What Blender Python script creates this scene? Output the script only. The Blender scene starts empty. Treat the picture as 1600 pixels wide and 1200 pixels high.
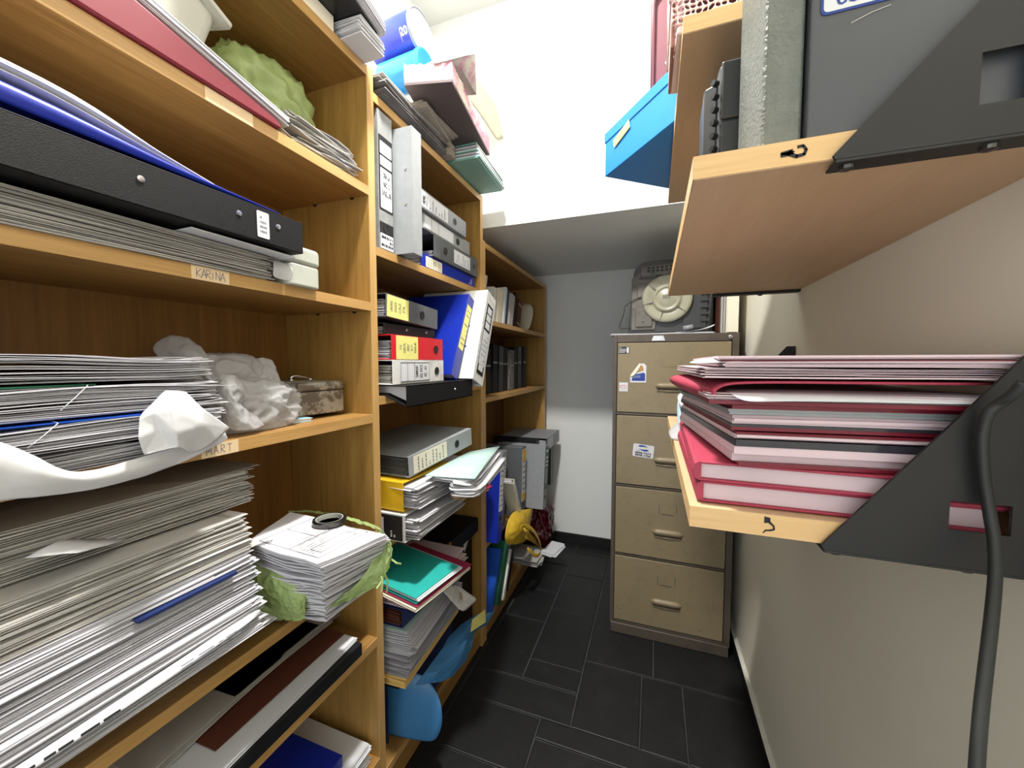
import bpy, bmesh, math, random
from mathutils import Vector, Matrix, noise, Euler

# ------------------------------------------------------------------ camera, world, lights, exposure
CAM_H = 1.2
F_PX, CX, CY = 605.0, 800.0, 600.0
YAW, PITCH = math.radians(20.15), math.radians(-3.2)
scene = bpy.context.scene
col = scene.collection
cam_data = bpy.data.cameras.new('camera')
cam_data.sensor_width = 36.0
cam_data.lens = F_PX / 1600.0 * 36.0
cam_data.clip_start = 0.02
cam = bpy.data.objects.new('camera', cam_data)
cam.location = (0, 0, CAM_H)
cam.rotation_euler = Euler((math.radians(90) + PITCH, 0, YAW), 'XYZ')
col.objects.link(cam)
scene.camera = cam

world = bpy.data.worlds.new('world')
world.use_nodes = True
world.node_tree.nodes['Background'].inputs[0].default_value = (0.93, 0.97, 1.0, 1)
world.node_tree.nodes['Background'].inputs[1].default_value = 2.25
scene.world = world

LAMP = (-0.33, 0.62, 2.632)
ld = bpy.data.lights.new('ceiling_light', 'AREA')
ld.shape = 'DISK'
ld.size = 0.13
ld.energy = 54.0
ld.color = (1.0, 0.975, 0.93)
lo = bpy.data.objects.new('ceiling_light', ld)
lo.location = LAMP
col.objects.link(lo)

scene.view_settings.view_transform = 'Standard'
scene.view_settings.look = 'None'
scene.view_settings.exposure = 0.03
scene.view_settings.gamma = 1.0
scene.view_settings.use_curve_mapping = False

# ------------------------------------------------------------------ pixel <-> room helpers (surveying the photograph)
_fwd = Vector((-math.sin(YAW) * math.cos(PITCH), math.cos(YAW) * math.cos(PITCH), math.sin(PITCH)))
_right = Vector((math.cos(YAW), math.sin(YAW), 0))
_up = _right.cross(_fwd)
_C = Vector((0, 0, CAM_H))
def _ray(px, py): return _fwd + _right * ((px - CX) / F_PX) + _up * ((CY - py) / F_PX)
def PX(px, py, x):
    d = _ray(px, py); return _C + d * (x / d.x)
def PY(px, py, y):
    d = _ray(px, py); return _C + d * (y / d.y)
def PZ(px, py, z):
    d = _ray(px, py); return _C + d * ((z - CAM_H) / d.z)

# ------------------------------------------------------------------ materials
def lin(c):
    c = c / 255.0
    return c / 12.92 if c <= 0.04045 else ((c + 0.055) / 1.055) ** 2.4
def rgb(h):
    return (lin(int(h[0:2], 16)), lin(int(h[2:4], 16)), lin(int(h[4:6], 16)), 1)

def node_mat(name):
    m = bpy.data.materials.new(name); m.use_nodes = True
    nt = m.node_tree; b = nt.nodes['Principled BSDF']
    return m, nt, b

def mat(name, h, rough=0.6, metal=0.0, var=0.06, scale=30.0, bump=0.0, bscale=200.0, stretch=(1, 1, 1), trans=0.0, alpha=1.0, island=0.0, dirt=None, dirt_amt=0.5, dscale=6.0, spec=0.5, coat=0.0, dlo=.52):
    m, nt, b = node_mat(name)
    N = nt.nodes; L = nt.links
    b.inputs['Roughness'].default_value = rough
    b.inputs['Metallic'].default_value = metal
    b.inputs['Specular IOR Level'].default_value = spec
    b.inputs['Coat Weight'].default_value = coat
    tc = N.new('ShaderNodeTexCoord'); mp = N.new('ShaderNodeMapping')
    mp.inputs['Scale'].default_value = stretch
    L.new(tc.outputs['Object'], mp.inputs['Vector'])
    no = N.new('ShaderNodeTexNoise'); no.inputs['Scale'].default_value = scale; no.inputs['Detail'].default_value = 4
    L.new(mp.outputs[0], no.inputs['Vector'])
    mr = N.new('ShaderNodeMapRange'); mr.inputs[1].default_value = 0.25; mr.inputs[2].default_value = 0.75
    mr.inputs[3].default_value = 1 - var; mr.inputs[4].default_value = 1 + var
    L.new(no.outputs[0], mr.inputs[0])
    val = mr.outputs[0]
    if island:
        g = N.new('ShaderNodeNewGeometry')
        mi = N.new('ShaderNodeMapRange'); mi.inputs[3].default_value = 1 - island; mi.inputs[4].default_value = 1.0
        L.new(g.outputs['Random Per Island'], mi.inputs[0])
        mu = N.new('ShaderNodeMath'); mu.operation = 'MULTIPLY'
        L.new(mi.outputs[0], mu.inputs[0]); L.new(val, mu.inputs[1]); val = mu.outputs[0]
    hsv = N.new('ShaderNodeHueSaturation'); hsv.inputs['Color'].default_value = rgb(h)
    L.new(val, hsv.inputs['Value'])
    out = hsv.outputs[0]
    if dirt:
        n2 = N.new('ShaderNodeTexNoise'); n2.inputs['Scale'].default_value = dscale; n2.inputs['Detail'].default_value = 8; n2.inputs['Roughness'].default_value = 0.7
        L.new(tc.outputs['Object'], n2.inputs['Vector'])
        m2 = N.new('ShaderNodeMapRange'); m2.inputs[1].default_value = dlo; m2.inputs[2].default_value = dlo+.08; m2.inputs[4].default_value = dirt_amt
        L.new(n2.outputs[0], m2.inputs[0])
        mx = N.new('ShaderNodeMix'); mx.data_type = 'RGBA'
        L.new(m2.outputs[0], mx.inputs[0]); L.new(out, mx.inputs[6]); mx.inputs[7].default_value = rgb(dirt)
        out = mx.outputs[2]
    L.new(out, b.inputs['Base Color'])
    if bump:
        n3 = N.new('ShaderNodeTexNoise'); n3.inputs['Scale'].default_value = bscale; n3.inputs['Detail'].default_value = 3
        L.new(mp.outputs[0], n3.inputs['Vector'])
        bp = N.new('ShaderNodeBump'); bp.inputs['Strength'].default_value = bump; bp.inputs['Distance'].default_value = 0.002
        L.new(n3.outputs[0], bp.inputs['Height']); L.new(bp.outputs[0], b.inputs['Normal'])
    if trans or alpha < 1:
        # thin plastic film: some light passes through, some scatters
        b.inputs['Alpha'].default_value = alpha
        tl = N.new('ShaderNodeBsdfTranslucent'); L.new(out, tl.inputs['Color'])
        ms = N.new('ShaderNodeMixShader'); ms.inputs[0].default_value = trans
        L.new(b.outputs[0], ms.inputs[1]); L.new(tl.outputs[0], ms.inputs[2])
        L.new(ms.outputs[0], N['Material Output'].inputs['Surface'])
    return m

def wood(name, light, dark, axis='y', rough=0.42, sc=1.0, contrast=1.0, streak=1.0):
    m, nt, b = node_mat(name)
    N = nt.nodes; L = nt.links
    tc = N.new('ShaderNodeTexCoord'); mp = N.new('ShaderNodeMapping')
    s = {'y': (28, 1.6, 28), 'z': (28, 28, 1.6), 'x': (1.6, 28, 28)}[axis]
    mp.inputs['Scale'].default_value = [v * sc for v in s]
    L.new(tc.outputs['Object'], mp.inputs['Vector'])
    n1 = N.new('ShaderNodeTexNoise'); n1.inputs['Scale'].default_value = 1.4; n1.inputs['Detail'].default_value = 6; n1.inputs['Roughness'].default_value = 0.6; n1.inputs['Distortion'].default_value = 0.5
    L.new(mp.outputs[0], n1.inputs['Vector'])
    mp2 = N.new('ShaderNodeMapping'); mp2.inputs['Scale'].default_value = [v * 7 * sc if v > 2 else v * 6 * sc for v in s]
    L.new(tc.outputs['Object'], mp2.inputs['Vector'])
    n2 = N.new('ShaderNodeTexNoise'); n2.inputs['Scale'].default_value = 1.5; n2.inputs['Detail'].default_value = 3
    L.new(mp2.outputs[0], n2.inputs['Vector'])
    ad = N.new('ShaderNodeMath'); ad.operation = 'MULTIPLY_ADD'; ad.inputs[1].default_value = 0.55 * streak
    L.new(n2.outputs[0], ad.inputs[0]); L.new(n1.outputs[0], ad.inputs[2])
    mr = N.new('ShaderNodeMapRange'); mr.inputs[1].default_value = 0.45; mr.inputs[2].default_value = 1.05
    mr.inputs[3].default_value = 0.5 - 0.5 * contrast; mr.inputs[4].default_value = 0.5 + 0.5 * contrast
    L.new(ad.outputs[0], mr.inputs[0])
    cr = N.new('ShaderNodeMix'); cr.data_type = 'RGBA'
    cr.inputs[6].default_value = rgb(dark); cr.inputs[7].default_value = rgb(light)
    L.new(mr.outputs[0], cr.inputs[0]); L.new(cr.outputs[2], b.inputs['Base Color'])
    b.inputs['Roughness'].default_value = rough
    bp = N.new('ShaderNodeBump'); bp.inputs['Strength'].default_value = 0.12; bp.inputs['Distance'].default_value = 0.001
    L.new(n2.outputs[0], bp.inputs['Height']); L.new(bp.outputs[0], b.inputs['Normal'])
    return m

def emit(name, h, s):
    m, nt, b = node_mat(name)
    b.inputs['Emission Color'].default_value = rgb(h); b.inputs['Emission Strength'].default_value = s
    return m

K = {}
K['oak_y'] = wood('oak veneer along', 'a88048', '80592a', 'y')
K['oak_z'] = wood('oak veneer upright', 'b48e4c', '8a6633', 'z')
K['oak_back'] = wood('oak back panel', '94692f', '744d1e', 'z', sc=0.7, rough=0.55)
K['oak_edge'] = wood('oak edge band', 'c49c62', 'a27b44', 'y', rough=0.4)
K['oak_edge_z'] = wood('oak edge band upright', 'cfa76c', 'ac8750', 'z', rough=0.4)
K['beech'] = wood('beech veneer', 'cfb08c', 'bd9c78', 'y', rough=0.45, contrast=0.8)
K['beech_edge'] = wood('beech edge band', 'e8c48e', 'd5ac74', 'x', rough=0.5)
K['wall'] = mat('white wall paint', 'e9ebe9', 0.75, var=0.015, scale=4, bump=0.25, bscale=9, dirt='cfcfca', dirt_amt=0.12, dscale=2.0)
K['wall_r'] = mat('matt wall paint', 'f0ecdc', 0.7, var=0.02, scale=4, bump=0.25, bscale=9)
K['ceil'] = mat('ceiling paint', 'dcdcd8', 0.8, var=0.01, scale=3)
K['slate'] = mat('black slate tile', '0a0b0d', 0.55, var=0.35, scale=18, bump=0.5, bscale=30, dirt='1d1e21', dirt_amt=0.3, dscale=9)
K['grout'] = mat('grey grout', '333436', 0.9, var=0.4, scale=14)
K['base_top'] = mat('pale dusty plaster', 'cfcdc4', 0.9, var=0.1)
K['paper'] = mat('paper sheets', 'd2d1d7', 0.8, var=0.03, scale=12, island=0.24)
K['paper_old'] = mat('aged paper sheets', 'c4c1bc', 0.85, var=0.06, scale=14, island=0.38)
K['paper_w'] = mat('white paper', 'd3d4d9', 0.75, var=0.02, scale=8)
K['paper_warm'] = mat('cream paper', 'e5dfcb', 0.8, var=0.04, scale=10, island=0.15)
K['paper_pink'] = mat('pinkish papers', 'dfc8cf', 0.75, var=0.04, scale=10, island=0.3)
K['paper_yel'] = mat('yellow note paper', 'e6df86', 0.8, var=0.03)
K['manila'] = mat('manila card', 'd9b468', 0.8, var=0.05, scale=12)
K['kraft'] = mat('kraft card', 'b08a55', 0.85, var=0.06, scale=12)
K['tape'] = mat('masking tape', 'ddc39c', 0.7, var=0.05)
K['ink'] = mat('black ink', '15151a', 0.6, var=0)
K['ink_soft'] = mat('grey print', '6f7280', 0.8, var=0)
K['ink_blue'] = mat('blue print', '23408f', 0.6, var=0)
K['crimson'] = mat('crimson cloth board', 'a5344c', 0.55, var=0.08, scale=60, bump=0.3, bscale=500)
K['crimson_d'] = mat('dark red plastic folder', '761c2e', 0.4, var=0.06, scale=8)
K['red'] = mat('red card', 'cc1f2b', 0.45, var=0.04)
K['maroon'] = mat('maroon card', '8f2242', 0.5, var=0.06)
K['blue'] = mat('blue plastic', '1e4fb4', 0.35, var=0.05)
K['royal'] = mat('royal blue plastic', '0f2898', 0.35, var=0.06)
K['blue_box'] = mat('corrugated blue plastic', '1f7fd2', 0.4, var=0.06, scale=8, bump=0.3, bscale=30)
K['blue_fold'] = mat('glossy blue card', '3d79ac', 0.4, var=0.1, scale=10)
K['navy'] = mat('navy card', '1f2f63', 0.45, var=0.08)
K['teal'] = mat('turquoise card', '27a79f', 0.5, var=0.05)
K['seafoam'] = mat('dusty green plastic', '7fb0a6', 0.35, var=0.06)
K['mint'] = mat('pale mint card', 'b3cfca', 0.55, var=0.05, scale=10)
K['yellow'] = mat('yellow card', 'e0b31c', 0.5, var=0.06, dirt='b08a20', dirt_amt=0.4)
K['green'] = mat('dark green card', '14563a', 0.45, var=0.06)
K['black'] = mat('black leathercloth', '0d0d10', 0.55, var=0.2, scale=80, bump=0.3, bscale=700, spec=.3)
K['blackp'] = mat('black plastic', '1b1c1f', 0.35, var=0.1)
K['cable'] = mat('black rubber', '1e2120', 0.5, var=0.1)
K['marble'] = mat('grey marbled board', '8b8d8d', 0.5, var=0.18, scale=45)
K['grey'] = mat('grey board', '85888c', 0.45, var=0.06, scale=40)
K['grey_l'] = mat('light grey board', '94989b', 0.5, var=0.06, scale=40)
K['grey_d'] = mat('dark grey board', '55585b', 0.5, var=0.1, scale=40)
K['white_b'] = mat('white speckled board', 'd6d6d3', 0.55, var=0.1, scale=90, dirt='a9a49b', dirt_amt=0.4, dscale=20)
K['sleeve'] = mat('clear plastic sleeves', 'c9c9d2', 0.12, var=0.05, scale=6, alpha=0.75, trans=0.15)
K['steel'] = mat('bright steel', 'c8c8c8', 0.25, metal=1.0, var=0.05)
K['steel_d'] = mat('dark steel', '5c5a58', 0.35, metal=1.0, var=0.1)
K['grey_metal'] = mat('pale grey enamel', 'b9bcb2', 0.4, var=0.04, dirt='8a8b84', dirt_amt=0.3)
K['worn_metal'] = mat('worn grey enamel', 'a8a69c', 0.45, metal=0.25, var=0.05, dirt='54443a', dirt_amt=0.8, dscale=22, dlo=.49)
K['smoke'] = mat('dark glossy film', '3a3a42', 0.15, var=0.1, scale=6)
K['cab_frame'] = mat('dark taupe enamel', '524940', 0.42, var=0.05, dirt='3b332c', dirt_amt=0.4, dscale=10)
K['cab_front'] = mat('olive taupe enamel', '85775c', 0.4, var=0.04, scale=5, dirt='5d5240', dirt_amt=0.18, dscale=14)
K['hammer'] = mat('hammered grey vinyl', '6c716a', 0.45, var=0.15, scale=70, bump=1.0, bscale=220)
K['pc'] = mat('dark grey painted steel', '4a4d52', 0.45, var=0.03)
K['bracket'] = mat('black powder coat', '17181a', 0.5, var=0.06)
K['bag_green'] = mat('pale green film', 'c6da98', 0.25, var=0.1, trans=0.45, alpha=0.9)
K['bag_clear'] = mat('milky film', 'e4e4e6', 0.22, var=0.05, trans=0.4, alpha=0.62)
K['bag_white'] = mat('white film', 'e6e6e8', 0.35, var=0.03, trans=0.3, alpha=0.96)
K['bag_yellow'] = mat('yellow woven bag', 'c9a52e', 0.6, var=0.1)
K['bag_red'] = mat('dark red glossy bag', '5a0f1c', 0.2, var=0.5, scale=40)
K['tub'] = mat('frosted plastic', 'dcdcd2', 0.4, var=0.05, trans=0.3, alpha=0.9)
K['box_dark'] = mat('dark taupe carton', '5b4f4e', 0.75, var=0.06, scale=8)
K['box_pink'] = mat('torn pink and white print', 'c98a9c', 0.75, var=0.1, scale=10, dirt='d2cbbf', dirt_amt=0.95, dscale=14)
K['cloth_g'] = mat('grey brown cloth', '8d8478', 0.9, var=0.15, scale=12)
K['cloth_d'] = mat('dusty dark plastic', '5d5a5a', 0.6, var=0.2, scale=12, dirt='9a9488', dirt_amt=0.4)
K['lightblue'] = mat('sky blue plastic', '2b90d8', 0.3, var=0.05)
K['can_blue'] = mat('blue printed tin', '3140a8', 0.3, var=0.06, scale=5)
K['white_p'] = mat('white plastic', 'd2d5d8', 0.4, var=0.03)
K['lid_p'] = mat('pale grey plastic lid', '868d93', 0.4, var=0.05)
K['cream_d'] = mat('dull cream card', 'a09c88', 0.7, var=0.05)
K['white_torn'] = mat('torn white print', 'cfc9bd', 0.8, var=0.1, scale=12, dirt='c98a9c', dirt_amt=0.8, dscale=14)
K['pink_p'] = mat('pale pink plastic', 'e8cfca', 0.45, var=0.03)
K['terracotta'] = mat('brown pink plastic', '9a6a5c', 0.4, var=0.05)
K['maroon_p'] = mat('maroon plastic', '6e3f48', 0.4, var=0.05)
K['fan_g'] = mat('grimy shaded grey plastic', '5c5852', 0.45, var=0.12, scale=20, dirt='3c3833', dirt_amt=0.6, dscale=12)  # grime, plus a base darkened to carry the shade on the appliance
K['fan_d'] = mat('dark grey plastic', '333535', 0.35, var=0.1)
K['fan_l'] = mat('yellowed pale plastic', '95937f', 0.3, var=0.06, dirt='7b7868', dirt_amt=0.4, dscale=10)
K['pen_note'] = mat('pale blue cover', 'a9c8d2', 0.5, var=0.03)
K['brown'] = mat('dark brown envelope', '5a2f20', 0.6, var=0.1)

# ------------------------------------------------------------------ mesh building
class MB:
    def __init__(s): s.v = []; s.f = []
    def add(s, vs, fs):
        o = len(s.v); s.v += [tuple(v) for v in vs]; s.f += [tuple(i + o for i in f) for f in fs]; return s
    def box(s, a, b, M=None):
        (x0, y0, z0), (x1, y1, z1) = a, b
        x0, x1 = sorted((x0, x1)); y0, y1 = sorted((y0, y1)); z0, z1 = sorted((z0, z1))
        vs = [Vector(p) for p in ((x0,y0,z0),(x1,y0,z0),(x1,y1,z0),(x0,y1,z0),(x0,y0,z1),(x1,y0,z1),(x1,y1,z1),(x0,y1,z1))]
        if M is not None: vs = [M @ p for p in vs]
        return s.add(vs, [(0,3,2,1),(4,5,6,7),(0,1,5,4),(1,2,6,5),(2,3,7,6),(3,0,4,7)])
    def prism(s, pts, axis, a, b, M=None):
        # pts polygon (2-D), extruded along axis from a to b
        def P(p, t):
            if axis == 'x': q = Vector((t, p[0], p[1]))
            elif axis == 'y': q = Vector((p[0], t, p[1]))
            else: q = Vector((p[0], p[1], t))
            return M @ q if M is not None else q
        n = len(pts)
        return s.add([P(p, a) for p in pts] + [P(p, b) for p in pts],
                     [tuple(range(n))[::-1], tuple(range(n, 2*n))] + [(i, (i+1) % n, n+(i+1) % n, n+i) for i in range(n)])
    def tube(s, pts, r, n=8, closed=False, M=None):
        pts = [Vector(p) for p in pts]
        if M is not None: pts = [M @ p for p in pts]
        rr = r if isinstance(r, (list, tuple)) else [r] * len(pts)
        o = len(s.v); prev = None; m = len(pts)
        for i, p in enumerate(pts):
            a = pts[(i-1) % m] if (closed or i > 0) else p
            b = pts[(i+1) % m] if (closed or i < m-1) else p
            t = (b - a).normalized() if (b-a).length > 1e-9 else Vector((0,0,1))
            if prev is None:
                u = t.cross(Vector((0,0,1)))
                if u.length < 1e-3: u = t.cross(Vector((1,0,0)))
            else: u = prev - t * prev.dot(t)
            u.normalize(); w = t.cross(u); prev = u
            for k in range(n):
                c = 2*math.pi*k/n
                s.v.append(tuple(p + (u*math.cos(c) + w*math.sin(c)) * rr[i]))
        rings = m if closed else m-1
        for i in range(rings):
            for k in range(n):
                a = o+i*n+k; b = o+i*n+(k+1) % n; c = o+((i+1) % m)*n+(k+1) % n; d = o+((i+1) % m)*n+k
                s.f.append((a, b, c, d))
        if not closed:
            s.f.append(tuple(o+k for k in range(n))[::-1]); s.f.append(tuple(o+(m-1)*n+k for k in range(n)))
        return s
    def lathe(s, prof, n=32, M=None):
        # prof: list of (r, z)
        o = len(s.v)
        for r, z in prof:
            for k in range(n):
                c = 2*math.pi*k/n; p = Vector((r*math.cos(c), r*math.sin(c), z))
                s.v.append(tuple(M @ p if M is not None else p))
        for i in range(len(prof)-1):
            for k in range(n):
                s.f.append((o+i*n+k, o+i*n+(k+1) % n, o+(i+1)*n+(k+1) % n, o+(i+1)*n+k))
        s.f.append(tuple(o+k for k in range(n))[::-1]); s.f.append(tuple(o+(len(prof)-1)*n+k for k in range(n)))
        return s
    def grid(s, P, M=None, closed=False):
        # P: rows of points
        nr, nc = len(P), len(P[0])
        vs = [M @ Vector(p) if M is not None else Vector(p) for r in P for p in r]
        return s.add(vs, [(i*nc+j, i*nc+j+1, (i+1)*nc+j+1, (i+1)*nc+j) for i in range(nr-1) for j in range(nc-1)])
    def mesh(s, name):
        me = bpy.data.meshes.new(name); me.from_pydata(s.v, [], s.f); me.update()
        return me

def obj(name, mb, m, parent=None, bevel=0, smooth=False, subd=0, solid=0, seg=2, label=None, mw=None):
    me = mb.mesh(name) if isinstance(mb, MB) else mb
    me.materials.append(K[m] if isinstance(m, str) else m)
    if smooth or bevel or subd:
        for p in me.polygons: p.use_smooth = True
    o = bpy.data.objects.new(name, me); col.objects.link(o)
    if parent is not None: o.parent = parent
    if mw is not None: o.matrix_world = mw
    if subd:
        md = o.modifiers.new('subd', 'SUBSURF'); md.levels = subd; md.render_levels = subd
    if solid:
        md = o.modifiers.new('solid', 'SOLIDIFY'); md.thickness = solid; md.offset = 0
    if bevel:
        md = o.modifiers.new('bevel', 'BEVEL'); md.width = bevel; md.segments = seg; md.limit_method = 'ANGLE'; md.angle_limit = math.radians(40)
        me.shade_smooth() if False else None
        md.harden_normals = True
    if label: o['label'] = label
    return o

def tag(o, label, cat, group=None, kind=None):
    o['label'] = label; o['category'] = cat
    if group: o['group'] = group
    if kind: o['kind'] = kind
    return o
def thing(name, label, cat, M=None, group=None):
    o = bpy.data.objects.new(name, None); col.objects.link(o); o.empty_display_size = 0.05
    if M is not None: o.matrix_world = M if isinstance(M, Matrix) else Matrix.Translation(M)
    return tag(o, label, cat, group)
def struct(name, mb, m, **kw):
    o = obj(name, mb, m, **kw); o['kind'] = 'structure'; return o
def T(x, y, z): return Matrix.Translation((x, y, z))
def R(d, ax): return Matrix.Rotation(math.radians(d), 4, ax)
def FR(p, yaw=0, pitch=0, roll=0):
    # yaw about z, pitch about local y (+ dips the front edge at +x... see use), roll about local x (lifts far end)
    return Matrix.Translation(p) @ R(yaw, 'Z') @ R(pitch, 'Y') @ R(roll, 'X')

# lettering -----------------------------------------------------------------
def text_mesh(body, size, width=None, bold=0.0):
    cu = bpy.data.curves.new('text', 'FONT'); cu.body = body; cu.size = size; cu.align_x = 'CENTER'; cu.align_y = 'CENTER'
    cu.offset = bold
    cu.resolution_u = 2
    ob = bpy.data.objects.new('text', cu); col.objects.link(ob)
    me = bpy.data.meshes.new_from_object(ob, depsgraph=bpy.context.evaluated_depsgraph_get())
    bpy.data.objects.remove(ob); bpy.data.curves.remove(cu)
    if width and len(me.vertices):
        xs = [v.co.x for v in me.vertices]; w = max(xs) - min(xs)
        if w > 1e-6:
            for v in me.vertices: v.co.x *= width / w
    return me
def text(parent, body, size, M, m='ink', width=None, name='lettering', bold=0.0):
    me = text_mesh(body, size, width, bold); me.transform(M)
    return obj(name, me, m, parent)
# frames to lay flat things on a face: local (u right, v up) -> parent space
def onface(o, u, v):
    u = Vector(u).normalized(); v = Vector(v).normalized(); n = u.cross(v)
    return Matrix(((u.x, v.x, n.x, o[0]), (u.y, v.y, n.y, o[1]), (u.z, v.z, n.z, o[2]), (0, 0, 0, 1)))
STROKES = {  # pen strokes in a 1 x 1.4 cell
 'A': [[(0,0),(.45,1.4),(.9,0)],[(.2,.5),(.7,.5)]], 'K': [[(0,0),(.05,1.4)],[(.8,1.35),(.05,.6),(.85,0)]],
 'R': [[(0,0),(.05,1.4),(.7,1.3),(.7,.85),(.1,.7),(.85,0)]], 'I': [[(.3,0),(.3,1.1)]], 'N': [[(0,0),(.05,1.35),(.75,.05),(.8,1.4)]],
 'M': [[(0,0),(.1,1.4),(.45,.5),(.8,1.4),(.95,0)]], 'T': [[(.4,0),(.45,1.3)],[(0,1.3),(.9,1.35)]],
 'S': [[(.8,1.2),(.4,1.4),(.1,1.1),(.6,.7),(.7,.3),(.3,0),(0,.2)]], 'E': [[(.8,1.3),(.05,1.3),(.05,0),(.8,.05)],[(.05,.7),(.6,.7)]],
 'P': [[(.05,0),(.05,1.35),(.75,1.2),(.7,.7),(.1,.6)]], 'L': [[(.1,1.4),(.05,0),(.8,.05)]], 'O': [[(.4,0),(.05,.4),(.1,1.1),(.45,1.4),(.8,1.0),(.75,.3),(.4,0)]],
 'X': [[(0,0),(.8,1.4)],[(0,1.4),(.8,0)]], 'U': [[(.05,1.4),(.05,.3),(.4,0),(.75,.3),(.8,1.4)]], 'C': [[(.8,1.2),(.4,1.4),(.05,.8),(.3,.05),(.8,.2)]],
 'D': [[(.05,0),(.05,1.4),(.6,1.2),(.8,.7),(.5,.1),(.05,0)]], 'a': [[(.6,.7),(.2,.7),(.05,.3),(.3,0),(.6,.3),(.65,0)]], '2': [[(.05,1.1),(.4,1.4),(.75,1.1),(.1,0),(.85,.05)]],
 '7': [[(.05,1.35),(.8,1.35),(.3,0)]], '/': [[(0,0),(.6,1.5)]], '-': [[(.1,.7),(.7,.7)]], ' ': [],
}
def handwriting(parent, body, h, M, m='ink', w=0.0012, pitch=0.85, name='handwriting', slant=0.0):
    mb = MB(); s = h/1.4; x = -len(body)*pitch*s/2
    for ch in body:
        for st in STROKES.get(ch, STROKES['a']):
            for a, b in zip(st[:-1], st[1:]):
                p = Vector((x+a[0]*s*.85 + slant*a[1]*s, (a[1]-.7)*s, 0)); q = Vector((x+b[0]*s*.85 + slant*b[1]*s, (b[1]-.7)*s, 0))
                d = (q-p)
                if d.length < 1e-6: continue
                d.normalize(); n = Vector((-d.y, d.x, 0))*w/2; e = d*w*.3
                mb.add([M @ v for v in (p-n-e, q-n+e, q+n+e, p+n-e)], [(0,1,2,3)])
        x += pitch*s
    return obj(name, mb, m, parent)
def printlines(parent, M, w, h, rows, m='ink_soft', seed=0, name='print', th=0.35, fill=.85):
    rnd = random.Random(seed); mb = MB()
    for r in range(rows):
        y = h/2 - (r+.5)*h/rows; t = h/rows*th/2; x = -w/2
        while x < w/2*fill:
            l = rnd.uniform(.06, .22)*w; x2 = min(x+l, w/2)
            mb.add([M @ Vector(p) for p in ((x,y-t,0),(x2,y-t,0),(x2,y+t,0),(x,y+t,0))], [(0,1,2,3)])
            x = x2 + rnd.uniform(.02,.08)*w
            if rnd.random() < .12: break
    return obj(name, mb, m, parent)
def plate(parent, name, M, w, h, m, th=0.0006, r=0.0, label=None):
    mb = MB()
    if r:
        pts = []
        for cx_, cy_, a0 in ((w/2-r,h/2-r,0),(-w/2+r,h/2-r,90),(-w/2+r,-h/2+r,180),(w/2-r,-h/2+r,270)):
            for k in range(5):
                a = math.radians(a0+k*22.5); pts.append((cx_+r*math.cos(a), cy_+r*math.sin(a)))
    else: pts = [(w/2,h/2),(-w/2,h/2),(-w/2,-h/2),(w/2,-h/2)]
    mb.prism(pts, 'z', 0, th, M)
    return obj(name, mb, m, parent, label=label)

# paper --------------------------------------------------------------------
def stack_mb(W, L, H, n, seed=0, jit=.004, rot=.6, wave=.002, shear=(0, 0), nx=4, ny=9, sag=None, curl=.0, fold=.06, thick=.94, jend=None, M=None, cap=True):
    """n sheets (bundled in fat leaves) lying in x -W..0, y 0..L, z 0..H"""
    rnd = random.Random(seed); mb = MB()
    t = H/n
    for i in range(n):
        z0 = i*t; ang = math.radians(rnd.gauss(0, rot)); ox = rnd.gauss(0, jit) + shear[0]*z0; oy = rnd.gauss(0, jend or jit) + shear[1]*z0
        ca, sa = math.cos(ang), math.sin(ang)
        ph = rnd.uniform(0, 6.3); am = wave*rnd.uniform(.3, 1.0); fr = rnd.uniform(5, 16); ph2 = rnd.uniform(0, 6.3)
        th = t*thick*(rnd.uniform(.6, 1.1) if n > 3 else 1.0)
        folded = rnd.random() < fold; fc = rnd.choice(((0, 0), (1, 0), (1, 1), (1, 1), (0, 1)))
        cu = rnd.gauss(0, curl)
        top = []
        for a in range(nx):
            for b in range(ny):
                u = a/(nx-1); v = b/(ny-1)
                # denser rows at both ends
                x = -W + W*u; y = L*v
                z = z0 + am*math.sin(fr*y+ph) + am*.6*math.sin(fr*1.7*x+ph2) * (1 if i else 0)
                if sag: z += sag(u, v, z0/H if H else 0)
                e = max(0, (v-.8)/.2)**2 + max(0, (.2-v)/.2)**2
                z += cu*e
                if folded and abs(u-fc[0]) < .34 and abs(v-fc[1]) < .12: z += t*1.6; x += (-.02 if fc[0] else .02); y += (-.015 if fc[1] else .015)
                z = max(z, 0.0)
                if cap: z = min(z, H-th)
                xx = x*ca - (y-L/2)*sa + ox; yy = L/2 + x*sa + (y-L/2)*ca + oy
                top.append(Vector((xx, yy, z)))
        bot = [p - Vector((0, 0, 0)) for p in top]
        top = [p + Vector((0, 0, th)) for p in top]
        vs = bot + top; N_ = nx*ny; fs = []
        for a in range(nx-1):
            for b in range(ny-1):
                k = a*ny+b; fs.append((k, k+1, k+ny+1, k+ny)); fs.append((N_+k, N_+k+ny, N_+k+ny+1, N_+k+1))
        rim = [b for b in range(ny)] + [a*ny+ny-1 for a in range(1, nx)] + [(nx-1)*ny+b for b in range(ny-2, -1, -1)] + [a*ny for a in range(nx-2, 0, -1)]
        for k in range(len(rim)):
            p, q = rim[k], rim[(k+1) % len(rim)]; fs.append((p, N_+p, N_+q, q))
        if M is not None: vs = [M @ v for v in vs]
        mb.add(vs, fs)
    return mb

def stack(name, label, cat, M, W, L, H, n, m='paper', group=None, **kw):
    o = obj(name, stack_mb(W, L, H, n, **kw), m, mw=M)
    return tag(o, label, cat, group)

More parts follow.
